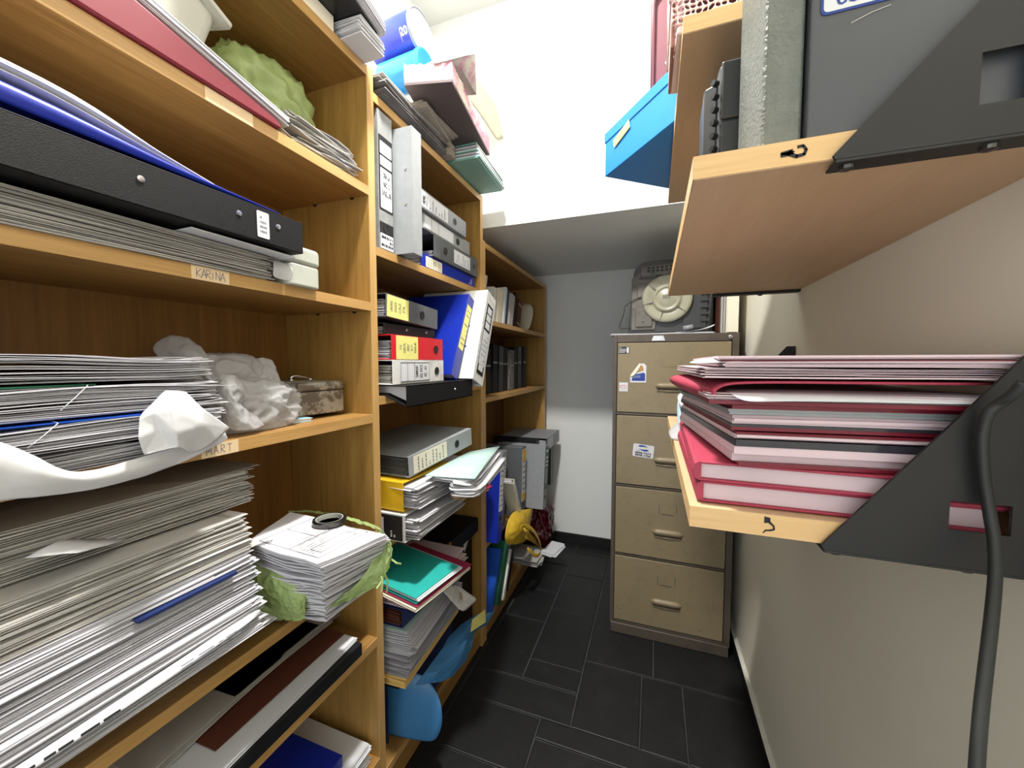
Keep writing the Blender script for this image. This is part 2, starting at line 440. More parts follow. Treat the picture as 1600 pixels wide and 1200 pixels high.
TEX = {}
def crumple(o, amt, scale, kind='CLOUDS'):
    k = (kind, scale)
    if k not in TEX:
        tx = bpy.data.textures.new('crumple', kind); tx.noise_scale = scale
        if kind == 'CLOUDS': tx.noise_depth = 2; tx.noise_basis = 'VORONOI_F2_F1'
        TEX[k] = tx
    md = o.modifiers.new('crumple', 'DISPLACE'); md.texture = TEX[k]; md.strength = amt; md.mid_level = .35; md.texture_coords = 'LOCAL'
    # keep thickness after the crumpling
    return o
def sheet(name, parent, P, m, subd=2, solid=.0006, M=None, label=None, smooth=True, crump=0, cscale=.03, flat=False):
    o = obj(name, MB().grid(P, M), m, parent, smooth=not flat, label=label)
    if subd:
        md = o.modifiers.new('subd', 'SUBSURF'); md.levels = subd; md.render_levels = subd
        if flat: md.subdivision_type = 'SIMPLE'
    if crump: crumple(o, crump, cscale)
    if solid:
        md = o.modifiers.new('solid', 'SOLIDIFY'); md.thickness = solid; md.offset = 0
    return o

# lever arch file / ring binder ----------------------------------------------
def binder(name, label, M, cover='grey', L=.318, D=.285, TH=.07, inner='paper', fill=.8, gape=0.0, hole=.06, lab=None, group=None, cat='binder', rivets=(), seed=1, lab_m='paper_w', hole_on=True, pap=True, pap_w=1.0, steel_edge=False, wav=.001, hollow=False):
    """lies on local z=0; spine at x=0 facing +x, body towards -x, y 0..L. gape lifts the top cover's free edge"""
    r = thing(name, label, cat, M, group)
    w = .0025
    mb = MB(); mb.box((-D, 0, 0), (0, L, w)); mb.box((-w, 0, 0), (0, L, TH))
    obj('back_cover', mb, cover, r, bevel=.0012)
    mb = MB(); g = gape
    mb.add([(0,0,TH-w),(0,L,TH-w),(-D,L,TH-w+g),(-D,0,TH-w+g),(0,0,TH),(0,L,TH),(-D,L,TH+g),(-D,0,TH+g)], [(0,1,2,3),(7,6,5,4),(4,5,1,0),(5,6,2,1),(6,7,3,2),(7,4,0,3)])
    obj('front_cover', mb, cover, r, bevel=.0008)
    if pap:
        H = (TH-2*w)*fill; n = max(6, int(H/.0022))
        pm = stack_mb(D*.93*pap_w, L*.94, H, n, seed=seed, jit=.002, rot=.25, wave=wav, nx=3, ny=7, M=T(-.012, L*.03, w+.0005), fold=.02)
        obj('papers', pm, inner, r)
    if hole_on:
        hm = onface((.0004, hole, TH/2), (0,1,0), (0,0,1))
        mb = MB(); mb.lathe([(.0115,0),(.0125,.0012),(.0095,.0012),(.0095,0)], 20, hm)
        obj('hole_rim', mb, 'steel_d', r)
        mb = MB(); mb.lathe([(.0095,0),(.0095,.0005)], 20, hm); obj('finger_hole', mb, 'ink', r)
    for (ry, side) in rivets:   # rivets on the top cover or on the spine
        if side == 'top': hm = onface((-.03, ry, TH), (1,0,0), (0,1,0))
        elif side == 'bottom': hm = onface((-.03, ry, 0), (0,1,0), (1,0,0))
        else: hm = onface((.0002, ry, TH*.6), (0,1,0), (0,0,1))
        mb = MB(); mb.lathe([(.0045,0),(.004,.0012),(.0018,.0014)], 14, hm); obj('rivet', mb, 'steel', r)
    if lab:
        y0, y1, lh, style = lab
        lm = onface((.0003, (y0+y1)/2, TH/2), (0,1,0), (0,0,1))
        w_ = abs(y1-y0); h_ = TH*lh
        lp = plate(r, 'spine_label', lm, w_, h_, lab_m, r=.002)
        L2 = lm @ T(0, 0, .0008)
        if style == 'lines': printlines(lp, L2 @ R(90, 'Z'), h_*.8, w_*.85, 8, 'ink_soft', seed, th=.3)
        elif style == 'fields':
            mb = MB()
            for k in (-.5, -.28, -.05, .5):
                mb.box((-.0006+k*w_*.96, -h_/2*.96, 0), (.0006+k*w_*.96, h_/2*.96, .0002), L2)
            mb.box((-w_*.48, -h_*.48, 0), (w_*.48, -h_*.45, .0002), L2); mb.box((-w_*.48, h_*.45, 0), (w_*.48, h_*.48, .0002), L2)
            obj('label_rules', mb, 'ink', lp)
        r['_lab'] = 1
        r['_lab'] = 0; del r['_lab']
        return r, lp, L2
    return r
# ------------------------------------------------------------------ room shell
XL, XR = -0.955, 0.345
YB, YS, YR = 2.51, 1.54, -1.15
ZC, ZS = 2.66, 1.77
struct('wall_left', MB().box((XL-.1, YR, 0), (XL, YB+.1, ZC)), 'wall')
struct('wall_right', MB().box((XR, YR, 0), (XR+.1, YB+.1, ZC)), 'wall_r')
struct('wall_back', MB().box((XL, YB, 0), (XR, YB+.1, ZS+.02)), 'wall')
struct('wall_upper', MB().box((XL, YS, ZS), (XR, YB+.1, ZC)), 'wall')          # the boxed-out wall above the recess
struct('ceiling', MB().box((XL-.1, YR, ZC), (XR+.1, YB+.1, ZC+.1)), 'ceil')
mb = MB(); mb.box((XL, YR-.1, 0), (-.75, YR, ZC)); mb.box((.32, YR-.1, 0), (XR, YR, ZC)); mb.box((-.75, YR-.1, 2.25), (.32, YR, ZC))
struct('wall_rear', mb, 'wall')                                                # unseen wall; its wide opening is added to let world fill light in

fl = struct('floor', MB().box((XL-.1, YR-.1, -.05), (XR+.1, YB+.1, -.004)), 'grout')
rnd = random.Random(5)
tiles = []
def tl(x0, x1, y0, y1): tiles.append((x0, x1, y0, y1))
for y0, y1 in ((1.335,1.672),(1.672,1.915),(1.915,2.2),(2.2,2.51)): tl(-.648,-.45,y0,y1)
for y0, y1 in ((1.335,1.44),(1.44,1.785),(1.785,2.108),(2.108,2.375),(2.375,2.51)): tl(-.45,-.238,y0,y1)
for y0, y1 in ((1.505,1.808),(1.808,2.15),(2.15,2.51)): tl(-.238,.019,y0,y1); tl(.019,.345,y0,y1)
tl(-.648,-.238,1.20,1.335); tl(-.238,-.021,1.203,1.505); tl(-.021,.12,1.203,1.505); tl(.12,.345,1.203,1.505)
tl(-.648,-.338,1.003,1.20); tl(-.338,.12,1.003,1.127); tl(-.338,.12,1.127,1.203); tl(.12,.345,1.003,1.203)
for r_ in range(8):
    y0 = 1.003-(r_+1)*.27; y1 = y0+.27; x = -.648-rnd.uniform(0,.2)
    while x < XR:
        w_ = rnd.uniform(.2,.4); tl(max(x,-.95), min(x+w_, XR), y0, y1); x += w_
for y0, y1 in ((1.0,1.4),(1.4,1.8),(1.8,2.2),(2.2,2.5)): tl(-.95,-.648,y0,y1)
mb = MB()
for x0, x1, y0, y1 in tiles:
    g = rnd.uniform(.0022, .004); h = rnd.uniform(-.001, .0008); j = [rnd.uniform(-.0012, .0012) for _ in range(8)]
    if x1-x0 < .02 or y1-y0 < .02: continue
    a = [(x0+g+j[0], y0+g+j[1]), (x1-g+j[2], y0+g+j[3]), (x1-g+j[4], y1-g+j[5]), (x0+g+j[6], y1-g+j[7])]
    b_ = [(p[0]+(.003 if i in (0,3) else -.003), p[1]+(.003 if i in (0,1) else -.003)) for i, p in enumerate(a)]
    mb.add([(p[0],p[1],-.01) for p in a] + [(p[0],p[1],h-.0012) for p in a] + [(p[0],p[1],h) for p in b_],
           [(i,(i+1)%4,4+(i+1)%4,4+i) for i in range(4)] + [(4+i,4+(i+1)%4,8+(i+1)%4,8+i) for i in range(4)] + [(8,9,10,11)])
obj('slate_tiles', mb, 'slate', fl)
struct('baseboard_back', MB().box((XL, YB-.012, 0), (XR, YB, .062)), 'slate', bevel=.002)
struct('baseboard_right', MB().box((XR-.014, YR, 0), (XR, YB-.012, .052)), 'slate', bevel=.002)
struct('trim_1', MB().box((XR-.014, YR, .052), (XR, YB-.012, .0545)), 'base_top')

# ceiling lamp that lights the room (above the frame)
t = thing('ceiling_lamp', 'round flush white ceiling light above the aisle, out of the picture', 'lamp', T(LAMP[0], LAMP[1], ZC))
obj('housing', MB().lathe([(.088,-.022),(.092,-.018),(.092,0)], 40), 'white_p', t, smooth=False)
obj('diffuser', MB().lathe([(.072,-.0245),(.076,-.0225),(.078,-.022)], 40), emit('lamp glow', 'fff6e6', 8), t)

# ------------------------------------------------------------------ bookcases
XF = -.66
TB = .021
def bookcase(label, y0, y1, top, boards, toe, backx=XL+.006, panels=(1, 1), pt=.023, edge_pt=None, sag=None):
    r = thing('bookcase', label, 'bookcase', T(XF, y0, 0), 'oak bookcases along the left wall')
    O = T(-XF, -y0, 0)
    for k, (a, b) in enumerate(((y0, y0+pt), (y1-pt, y1))):
        if not panels[k]: continue
        p = obj('side_panel', MB().box((backx, a, 0), (XF-.002, b, top+.004), O), 'oak_z', r)
        obj('edge_band', MB().box((XF-.002, a, 0), (XF, b, top+.004), O), 'oak_edge_z', p)
    a, b = y0+(pt if panels[0] else 0), y1-(pt if panels[1] else 0)
    obj('back_panel', MB().box((backx, a, .05), (backx+.005, b, top-.01), O), 'oak_back', r)
    out = []
    for z in boards + [top]:
        p = obj('shelf_board', MB().box((backx+.005, a, z-TB), (XF-.002, b, z), O), 'oak_y', r)
        obj('edge_band', MB().box((XF-.002, a, z-TB), (XF, b, z), O), 'oak_edge', p)
        for yy in (b-.008,):
            for xx in (XF-.05, XF-.17):
                if z < top: obj('shelf_pin', MB().lathe([(.005,-.012),(.005,0)], 10, O @ T(xx, yy, z-TB) @ R(90,'X') @ T(0,0,-.004)), 'steel_d', p)
        out.append(p)
    obj('plinth', MB().box((XF-.03, a, 0), (XF-.012, b, toe), O), 'oak_y', r)
    return r, out, O
Z1 = [.156, .487, .693, 1.070, 1.348, 1.627]
bc1, b1, O1 = bookcase('tall left oak bookcase packed with paper piles, taped KARINA and MART', -.10, .810, 1.908, Z1, .13)
Z2 = [.10, .725, 1.112, 1.490]
bc2, b2, O2 = bookcase('middle oak bookcase holding lever arch files, cans and torn box on top', .8105, 1.456, 1.862, Z2, .075, panels=(0, 1))
Z3 = [.10, .425, 1.052, 1.380]
bc3, b3, O3 = bookcase('lower oak bookcase at the far end under the soffit', 1.457, 2.43, 1.690, Z3, .075)
# taped name strips on the front edges of the left bookcase
def tape(board, p0, p1, z, txt, O=O1, hgt=.021):
    yc = (p0+p1)/2
    M = onface(O @ Vector((XF+.0003, yc, z-TB/2)), (0,1,0), (0,0,1))
    t_ = plate(board, 'tape_label', M, p1-p0, hgt, 'tape', th=.0004)
    if txt: 
        me = handwriting(None, txt, hgt*.62, M @ T(0,0,.0006), 'ink_soft', w=.0011, pitch=.82*(p1-p0)/(len(txt)*hgt*.62/1.4*1.0)*.92)
        me.parent = board; me.name = 'pen_writing'
tape(b1[4], PX(298,415,XF).y, PX(358,440,XF).y, 1.348, 'KARINA')
tape(b1[3], PX(314,700,XF).y, PX(372,690,XF).y, 1.070, 'MART')
tape(b1[5], PX(320,150,XF).y, PX(395,195,XF).y, 1.627, '')

# ------------------------------------------------------------------ filing cabinet
cx0, cx1, cy0, cy1, cz = -.166, .309, 1.722, 2.32, 1.316
cab = thing('filing_cabinet', 'tall four-drawer olive metal filing cabinet with stickers against right wall', 'filing cabinet', T((cx0+cx1)/2, cy0, 0))
OC = T(-(cx0+cx1)/2, -cy0, 0)
mb = MB(); mb.box((cx0, cy0+.012, .03), (cx1, cy1, cz), OC); obj('body', mb, 'cab_frame', cab, bevel=.004)
mb = MB(); mb.box((cx0+.004, cy0-.004, 0), (cx1-.004, cy1, .045), OC); obj('plinth', mb, 'cab_frame', cab, bevel=.003)
mb = MB()
fx0, fx1 = -.148, .282
zs = [(.062,.352),(.367,.660),(.675,.972),(.987,1.282)]
mb.box((cx0, cy0, .04), (fx0-.003, cy0+.014, cz), OC); mb.box((fx1+.003, cy0, .04), (cx1, cy0+.014, cz), OC)
mb.box((fx0-.003, cy0, .04), (fx1+.003, cy0+.014, .059), OC); mb.box((fx0-.003, cy0, 1.285), (fx1+.003, cy0+.014, cz), OC)
for a, b in ((.355,.364),(.663,.672),(.975,.984)): mb.box((fx0-.003, cy0, a), (fx1+.003, cy0+.014, b), OC)
obj('front_frame', mb, 'cab_frame', cab, bevel=.0015)
for i, (a, b) in enumerate(zs):
    d = obj('drawer', MB().box((fx0, cy0-.003, a), (fx1, cy0+.02, b), OC), 'cab_front', cab, bevel=.002)
    hx, hz = .066, a+.115 if i < 3 else a+.115
    # pull: pressed hood over a dark finger slot
    mb = MB(); o_ = []
    pr_ = []
    for k in range(13):
        u = -1+2*k/12.0; xx = hx+u*.062; e = max(.02, (1-abs(u)**6))**.5
        pr_.append([(xx, cy0-.003-.013*e*math.sin(th)+.0005, hz+.013*math.cos(th)*e) for th in [math.pi*j/8 for j in range(9)]])
    mb.grid(pr_, OC)
    obj('handle', mb, 'cab_front', d, smooth=True)
    mb = MB(); mb.box((hx-.054, cy0-.0045, hz-.017), (hx+.054, cy0-.001, hz-.006), OC); obj('finger_slot', mb, 'cab_frame', d, bevel=.001)
    mb = MB(); mb.tube([(hx-.052, cy0-.004, hz-.02), (hx, cy0-.006, hz-.021), (hx+.052, cy0-.004, hz-.02)], .003, 8, M=OC); obj('pull_lip', mb, 'cab_front', d, smooth=True)
    # ghost of the lost card holder
    mb = MB(); zc = b-.07; xa, xb = .03, .10
    mb.box((xa, cy0-.0042, zc-.03), (xa+.002, cy0-.003, zc+.012), OC); mb.box((xa+.01, cy0-.0042, zc-.03), (xb-.012, cy0-.003, zc-.0275), OC); mb.box((xb-.002, cy0-.0042, zc-.022), (xb, cy0-.003, zc+.012), OC)
    obj('card_holder_marks', mb, 'cab_frame' if i < 2 else 'cab_front', d)
FC = lambda x, z: onface(OC @ Vector((x, cy0-.0035, z)), (1,0,0), (0,0,1))
mb = MB(); mb.prism([(-.026,-.011),(.026,-.011),(.019,.009),(-.019,.009)], 'z', 0, .0015, onface(OC @ Vector((.014, cy0, 1.301)), (1,0,0), (0,0,1)))
bd = obj('maker_badge', mb, 'steel', cab)
obj('lock', MB().lathe([(.0085,0),(.0085,.004),(.006,.006),(.003,.006)], 20, onface(OC @ Vector((.277, cy0, 1.299)), (1,0,0), (0,0,1))), 'steel', cab, smooth=True)
# stickers
s = plate(cab, 'sticker', FC(-.122, 1.252), .044, .028, 'ink', r=.001, label='small black and white sticker')
printlines(s, FC(-.128, 1.252) @ T(0,0,.0009), .028, .024, 5, 'paper_w', 3, th=.5); plate(s, 'picture', FC(-.107, 1.252) @ T(0,0,.0007), .009, .024, 'paper_w', th=.0003)
mb = MB(); mb.prism([(-.032,-.04),(.032,-.04),(.032,.03),(.024,.04),(.004,.04),(-.032,-.012)], 'z', 0, .0006, FC(-.063, 1.155))
s = obj('sticker', mb, 'paper_w', cab, label='white and blue sticker with one corner peeled back')
mb = MB(); mb.prism([(-.027,-.033),(.028,-.033),(.028,-.004),(.022,.002),(-.02,-.008)], 'z', .0006, .001, FC(-.063, 1.155)); obj('blue_panel', mb, 'ink_blue', s)
printlines(s, FC(-.07, 1.14) @ T(0,0,.0014), .034, .012, 3, 'paper_w', 4, th=.25)
mb = MB(); mb.prism([(-.006,.002),(.022,.01),(.018,.03),(.006,.034)], 'z', .0006, .001, FC(-.063, 1.155)); obj('brown_picture', mb, 'kraft', s)
mb = MB(); mb.grid([[(-.033,-.012,.001),(-.016,.012,.001),(.004,.041,.001)],[(-.024,-.013,.006),(-.006,.012,.007),(.008,.036,.004)],[(-.016,-.01,.003),(-.001,.008,.004),(.007,.026,.002)]], FC(-.063, 1.155)); obj('peeled_corner', mb, 'paper_warm', s, smooth=True)
s = plate(cab, 'sticker', FC(-.122, 1.095), .036, .038, 'paper_w', r=.001, label='small white sticker with red print')
printlines(s, FC(-.122, 1.097) @ T(0,0,.0009), .03, .014, 4, 'red', 8, th=.5); printlines(s, FC(-.122, 1.084) @ T(0,0,.0009), .026, .008, 2, 'ink_soft', 9)
MS = FC(-.037, .824) @ R(-5, 'Z')
s = plate(cab, 'sticker', MS, .084, .055, 'paper_w', r=.006, label='white sticker with blue bird emblem and phone numbers')
text(s, '4898-7474', .012, MS @ T(0,-.010,.0009), 'ink', .066, bold=.0004); text(s, '4898-1786', .012, MS @ T(0,-.020,.0009), 'ink', .066, bold=.0004)
mb = MB()
for sgn in (1, -1):
    P = [(sgn*(-.024), sgn*.008), (sgn*(-.010), sgn*.013), (sgn*.006, sgn*.011), (sgn*.020, sgn*.004), (sgn*.008, sgn*.006), (sgn*(-.006), sgn*.005), (sgn*(-.014), sgn*.0035)]
    mb.prism(P, 'z', .0008, .001, MS @ T(0,.012,0))
obj('bird_emblem', mb, 'ink_blue', s)
mb = MB(); mb.lathe([(.004,.0008),(.004,.0011)], 14, MS @ T(0,.012,0)); obj('emblem_disc', mb, 'paper_yel', s)
printlines(s, MS @ T(0,-.001,.0009), .05, .003, 1, 'ink_soft', 2, th=.8)
# rub marks near the base
mb = MB()
for x, z, a, l in ((.245,.215,88,.03),(.247,.19,92,.02),(-.13,.2,80,.012),(-.135,.12,70,.02),(-.118,.112,10,.015),(-.11,.13,60,.01),(.2,.09,5,.02)):
    mb.box((-l/2,-.0007,0),(l/2,.0007,.0002), FC(x, z) @ R(a,'Z'))
obj('scratches', mb, 'cab_frame', cab)

# ------------------------------------------------------------------ shelves on the right wall
def wall_shelf(label, x0, y0, y1, z0, z1, tilt=0):
    r = thing('wall_shelf', label, 'shelf', T(XR, y0, z0), 'beech shelves on the right wall')
    O = T(-XR, -y0, -z0)
    p = obj('board', MB().box((x0, y0, z0), (XR, y1, z1), O), 'beech', r, bevel=.001)
    obj('edge_band', MB().box((x0-.0006, y0-.0008, z0+.001), (XR, y0, z1-.0005), O), 'beech_edge', p)
    obj('edge_band', MB().box((x0-.0008, y0, z0+.001), (x0, y1, z1-.0005), O), 'beech_edge', p)
    return r, p, O
SH = {}
SH['low'] = wall_shelf('lower beech wall shelf stacked with red ledgers, marked with black pen', .040, .455, 1.20, 1.021, 1.045)
SH['mid'] = wall_shelf('middle beech wall shelf carrying grey computer case, marked 2 in pen', .034, .445, 1.18, 1.385, 1.409)
SH['top'] = wall_shelf('uppermost beech wall shelf under the pink basket', .030, .63, 1.26, 1.668, 1.692)
def slot_at(y, a, b):
    p, q = PY(*a, y), PY(*b, y); return ((min(p.x,q.x), min(p.z,q.z)), (max(p.x,q.x), max(p.z,q.z)))
def bracket(label, y, zb, zt_, tip, top, slot=None, t_=.003, tipw=.345, up=True):
    """right-triangle plate in the plane y: tip at x=tip, z=zb; wall edge at XR up to z=top"""
    r = thing('shelf_bracket', label, 'bracket', T(XR, y, zb), 'black metal shelf brackets')
    O = T(-XR, -y, -zb)
    pts = [(tip, zb), (XR-.001, zb), (XR-.001, top), (XR-.02, top), (tip-.002, zb+.004)]
    bm = bmesh.new()
    outer = [bm.verts.new((p[0], y, p[1])) for p in pts]
    es = [bm.edges.new((outer[i], outer[(i+1) % 5])) for i in range(5)]
    if slot:
        (sx0, sz0), (sx1, sz1) = slot
        inner = [bm.verts.new((p[0], y, p[1])) for p in ((sx0,sz0),(sx1,sz0),(sx1,sz1),(sx0,sz1))]
        es += [bm.edges.new((inner[i], inner[(i+1) % 4])) for i in range(4)]
    bmesh.ops.triangle_fill(bm, use_beauty=True, edges=es)
    g = bmesh.ops.extrude_face_region(bm, geom=bm.faces[:])
    for v in [e for e in g['geom'] if isinstance(e, bmesh.types.BMVert)]: v.co.y -= t_
    bmesh.ops.recalc_face_normals(bm, faces=bm.faces)
    bm.transform(O)
    me = bpy.data.meshes.new('plate'); bm.to_mesh(me); bm.free()
    obj('plate', me, 'bracket', r)
    mb = MB(); mb.box((tip, y-t_, zb-.003), (XR-.001, y+.02, zb), O); obj('bottom_flange', mb, 'bracket', r, bevel=.0008)
    mb = MB(); mb.box((XR-.004, y-t_, zb), (XR, y+.02, top-.01), O); obj('wall_flange', mb, 'bracket', r, bevel=.0008)
    for sx in (tip+.012, tip+.108):
        mb = MB(); mb.lathe([(.006,0),(.0055,.003),(.002,.0045)], 14, O @ T(sx, y+.008, zb-.003) @ R(180,'X')); obj('screw', mb, 'steel_d', r)
    return r
def slot_at(y, a, b):
    p, q = PY(*a, y), PY(*b, y); return ((min(p.x,q.x), min(p.z,q.z)), (max(p.x,q.x), max(p.z,q.z)))
# the phone sees the lamp-side of the two near brackets; each has an oblong slot
yb = .441
bracket('large black triangular bracket on the near end of middle shelf', yb, 1.3825, 0, .150, 1.585, slot_at(yb, (1531,86), (1606,154)))
yb2 = .451
bracket('large black triangular bracket on the near end of lower shelf', yb2, 1.0185, 0, .158, 1.255, ((.2475,1.052),(.2875,1.078)))
bracket('small black bracket tip seen behind the red ledgers', 1.2045, 1.018, 0, .150, 1.242)
bracket('black bracket on the far end of middle shelf, mostly hidden', 1.184, 1.382, 0, .150, 1.585)
# pen marks on the near edges
bdp = SH['mid'][1]; M_ = onface(SH['mid'][2] @ PY(1241,233,.444), (1,0,0), (0,0,1)) @ R(180,'Z')
def pen(parent, pts, w, M, name='pen_mark'):
    mb = MB()
    for (a, wa), (b, wb) in zip(list(zip(pts, w))[:-1], list(zip(pts, w))[1:]):
        a = Vector((*a, 0)); b = Vector((*b, 0)); d = (b-a).normalized(); n = Vector((-d.y, d.x, 0))
        mb.add([M @ v for v in (a-n*wa/2-d*wa*.2, b-n*wb/2+d*wb*.2, b+n*wb/2+d*wb*.2, a+n*wa/2-d*wa*.2)], [(0,1,2,3)])
    return obj(name, mb, 'ink', parent)
M_ = onface(SH['mid'][2] @ Vector((PY(1241,233,.444).x, .4438, 1.397)), (1,0,0), (0,0,1))
pen(bdp, [(-.010,-.001),(-.004,-.0005),(.002,-.004),(.008,-.003),(.0095,.001),(.007,.005),(.003,.0045)], [.004,.004,.0035,.003,.0025,.0025,.003], M_)
pen(bdp, [(-.010,.0005),(-.002,.001),(-.0025,-.001)], [.003,.005,.003], M_)
M_ = onface(SH['low'][2] @ Vector((PY(1200,818,.4538).x, .4538, 1.033)), (1,0,0), (0,0,1))
pen(SH['low'][1], [(-.002,.006),(.001,.006)], [.007,.005], M_)
pen(SH['low'][1], [(.001,.004),(.005,.0005),(.0055,-.003),(.002,-.0045),(-.002,-.005),(-.004,-.008)], [.0025,.0018,.0018,.0018,.0015,.001], M_)
# ================================================================== LEFT BOOKCASE CONTENTS
def bag_mesh(c, r, seed, sub=5, ridged=.25, fine=.08, flat=None, power=2.6, fscale=2.2, xmax=None, waist=None):
    bm = bmesh.new(); bmesh.ops.create_icosphere(bm, subdivisions=sub, radius=1)
    sd = Vector((seed*3.7, seed*1.3, seed*2.1))
    for v in bm.verts:
        p = v.co.copy()
        # squarish blob
        n_ = (abs(p.x)**power + abs(p.y)**power + abs(p.z)**power)**(1/power); p /= n_
        q = p*fscale + sd
        k = 1 + ridged*(1-2*abs(noise.noise(q)))*.6 - ridged*.35 + fine*(1-2*abs(noise.noise(q*3.1))) + fine*.5*(1-2*abs(noise.noise(q*7.3)))
        p = Vector((p.x*r[0]*k, p.y*r[1]*k, p.z*r[2]*k)) + Vector(c)
        if waist:
            k_ = waist[1] + (1-waist[1])*max(0.0, min(1.0, (p.z-waist[0])/.03)); p.x = c[0]+(p.x-c[0])*k_; p.y = c[1]+(p.y-c[1])*k_
        if flat is not None and p.z < flat: p.z = flat + (p.z-flat)*.02
        if xmax is not None and p.x > xmax: p.x = xmax - (xmax-p.x)*.1
        v.co = p
    me = bpy.data.meshes.new('bag'); bm.to_mesh(me); bm.free()
    return me
def wad(rows, seed, amp): # noise a control grid
    rnd = random.Random(seed)
    return [[Vector(p) + Vector((rnd.uniform(-amp,amp), rnd.uniform(-amp,amp), rnd.uniform(-amp,amp))) for p in r] for r in rows]

# ---- MART shelf ---------------------------------------------------------------
Z = 1.0705
grp = 'paper bundles piled on the MART shelf'
spec = [(1.0705, .026, -.648, .408, 'white paper bundle at the very bottom of the pile on the MART shelf'),
        (1.098, .034, -.644, .412, 'white paper bundle with blue divider on top, low in the MART shelf pile'),
        (1.134, .040, -.650, .411, 'thick white paper bundle in the middle of the MART shelf pile, green card on it'),
        (1.176, .036, -.654, .398, 'topmost white paper bundle of the tall pile on the MART shelf')]
for i, (z, h, xf, ye, lb) in enumerate(spec):
    t = thing('paper_bundle', lb, 'papers', T(xf, ye-.42, z), grp)
    obj('sheets', stack_mb(.225, .42, h-.003, int(h/.00105), seed=20+i, jit=.003, jend=.006, rot=.45, wave=.0018, nx=4, ny=15, curl=.0022, fold=.12, sag=lambda u, v, k: .003*k*math.sin(v*9+i)), 'paper', t)
    cm = [None, 'blue', 'green', None][i]
    if cm:
        cz = h-.0025
        obj('divider_card', stack_mb(.20, .16 if i == 2 else .19, .0018, 2, seed=i, jit=0, rot=0, wave=.001, M=T(.004 if i==1 else .0035, .17 if i==1 else .12, cz)), cm, t)
    if i < 3 and i > 0:
        y_ = .20+.03*i
        mb = MB(); mb.tube([(.004, y_-.012, h*.25), (.006, y_, h*.6), (.005, y_+.012, h*.95), (-.05, y_+.02, h+.0015)], .0006, 5)
        obj('string', mb, 'paper_w', t)
# loose thread sticking up at the left of the pile
# white plastic sheet under and in front of the pile
def pxrow(pts): return [PX(a, b, x) for a, b, x in pts]
t = thing('plastic_sheet', 'crumpled white plastic sheet folded around the front of the MART shelf pile', 'sheet', T(-.635, .25, 1.07))
O = T(.635, -.25, -1.07)
rows = [pxrow([(-30,682,-.631),(20,697,-.631),(60,716,-.629),(105,741,-.629),(150,735,-.631),(195,722,-.632),(240,708,-.630),(300,694,-.63),(350,672,-.64)]),
        pxrow([(-30,715,-.620),(20,722,-.622),(60,735,-.615),(118,748,-.620),(150,750,-.624),(195,738,-.625),(240,722,-.622),(300,702,-.627),(352,678,-.64)]),
        pxrow([(-30,752,-.628),(20,755,-.624),(60,760,-.622),(118,757,-.626),(150,757,-.630),(195,748,-.632),(240,735,-.631),(300,712,-.636),(355,684,-.645)]),
        pxrow([(-30,790,-.640),(20,778,-.636),(60,776,-.634),(118,768,-.636),(150,763,-.638),(195,752,-.640),(240,739,-.640),(300,716,-.645),(357,686,-.650)])]
sheet('hanging_strip', t, rows, 'bag_white', subd=3, M=O, crump=.003, cscale=.05)
# folded flap: sharp creases between flat facets
FV = [(690,560,-.632),(770,565,-.634),(850,640,-.618),(955,715,-.640),(900,770,-.630),(830,815,-.628),(790,820,-.622),(745,795,-.606),(600,830,-.625),(575,760,-.622),(580,680,-.626),(600,650,-.632),
      (730,640,-.606),(790,615,-.622),(740,740,-.600),(660,720,-.618),(640,650,-.620),(840,700,-.612),(700,790,-.616)]
FF = [(0,12,16),(11,0,16),(10,11,16),(10,16,15),(16,12,14),(16,14,15),(9,10,15),(9,15,8),(15,18,8),(15,14,18),(14,7,18),(0,1,13),(0,13,12),(1,2,13),(12,13,17),(12,17,14),(13,2,17),(2,3,17),(17,3,4),(17,4,5),(14,17,6),(17,5,6),(14,6,7),(18,7,8)]
mb = MB(); mb.add([O @ PX(a_/2.6667, b_/2.6667+400, x_+.007) for a_, b_, x_ in FV], FF)
o = obj('folded_flap', mb, 'bag_white', t, smooth=False)
me_ = o.data
me_.attributes.new('crease_edge', 'FLOAT', 'EDGE')
for e in me_.edges: me_.attributes['crease_edge'].data[e.index].value = .78
for p_ in me_.polygons: p_.use_smooth = True
md = o.modifiers.new('subd', 'SUBSURF'); md.levels = 3; md.render_levels = 3
crumple(o, .003, .035)
md = o.modifiers.new('solid', 'SOLIDIFY'); md.thickness = .0006; md.offset = 0
# clear carrier bag crumpled behind
t = thing('plastic_bag', 'milky clear carrier bag crumpled between the paper pile and worn cash box', 'plastic bag', T(-.75, .50, 1.0705))
O = T(.75, -.50, -1.0705)
o = obj('bag_body', bag_mesh((-.745, .532, 1.112), (.055, .085, .05), 3, flat=1.072, ridged=.3, fine=.10, fscale=1.7), 'bag_clear', t, smooth=True); o.data.transform(O)
o = obj('bag_neck', bag_mesh((-.81, .53, 1.165), (.045, .07, .048), 8, flat=1.08, ridged=.3, fine=.09, fscale=1.5), 'bag_clear', t, smooth=True); o.data.transform(O)
P = wad([pxrow([(226,540,-.86),(268,520,-.84),(318,538,-.80),(330,580,-.78)]), pxrow([(250,560,-.84),(285,545,-.80),(310,560,-.78),(330,600,-.76)]), pxrow([(280,590,-.82),(310,580,-.78),(330,590,-.76),(350,620,-.74)])], 2, .004)
sheet('loose_film', t, P, 'bag_clear', subd=4, M=O, crump=.012, cscale=.03)
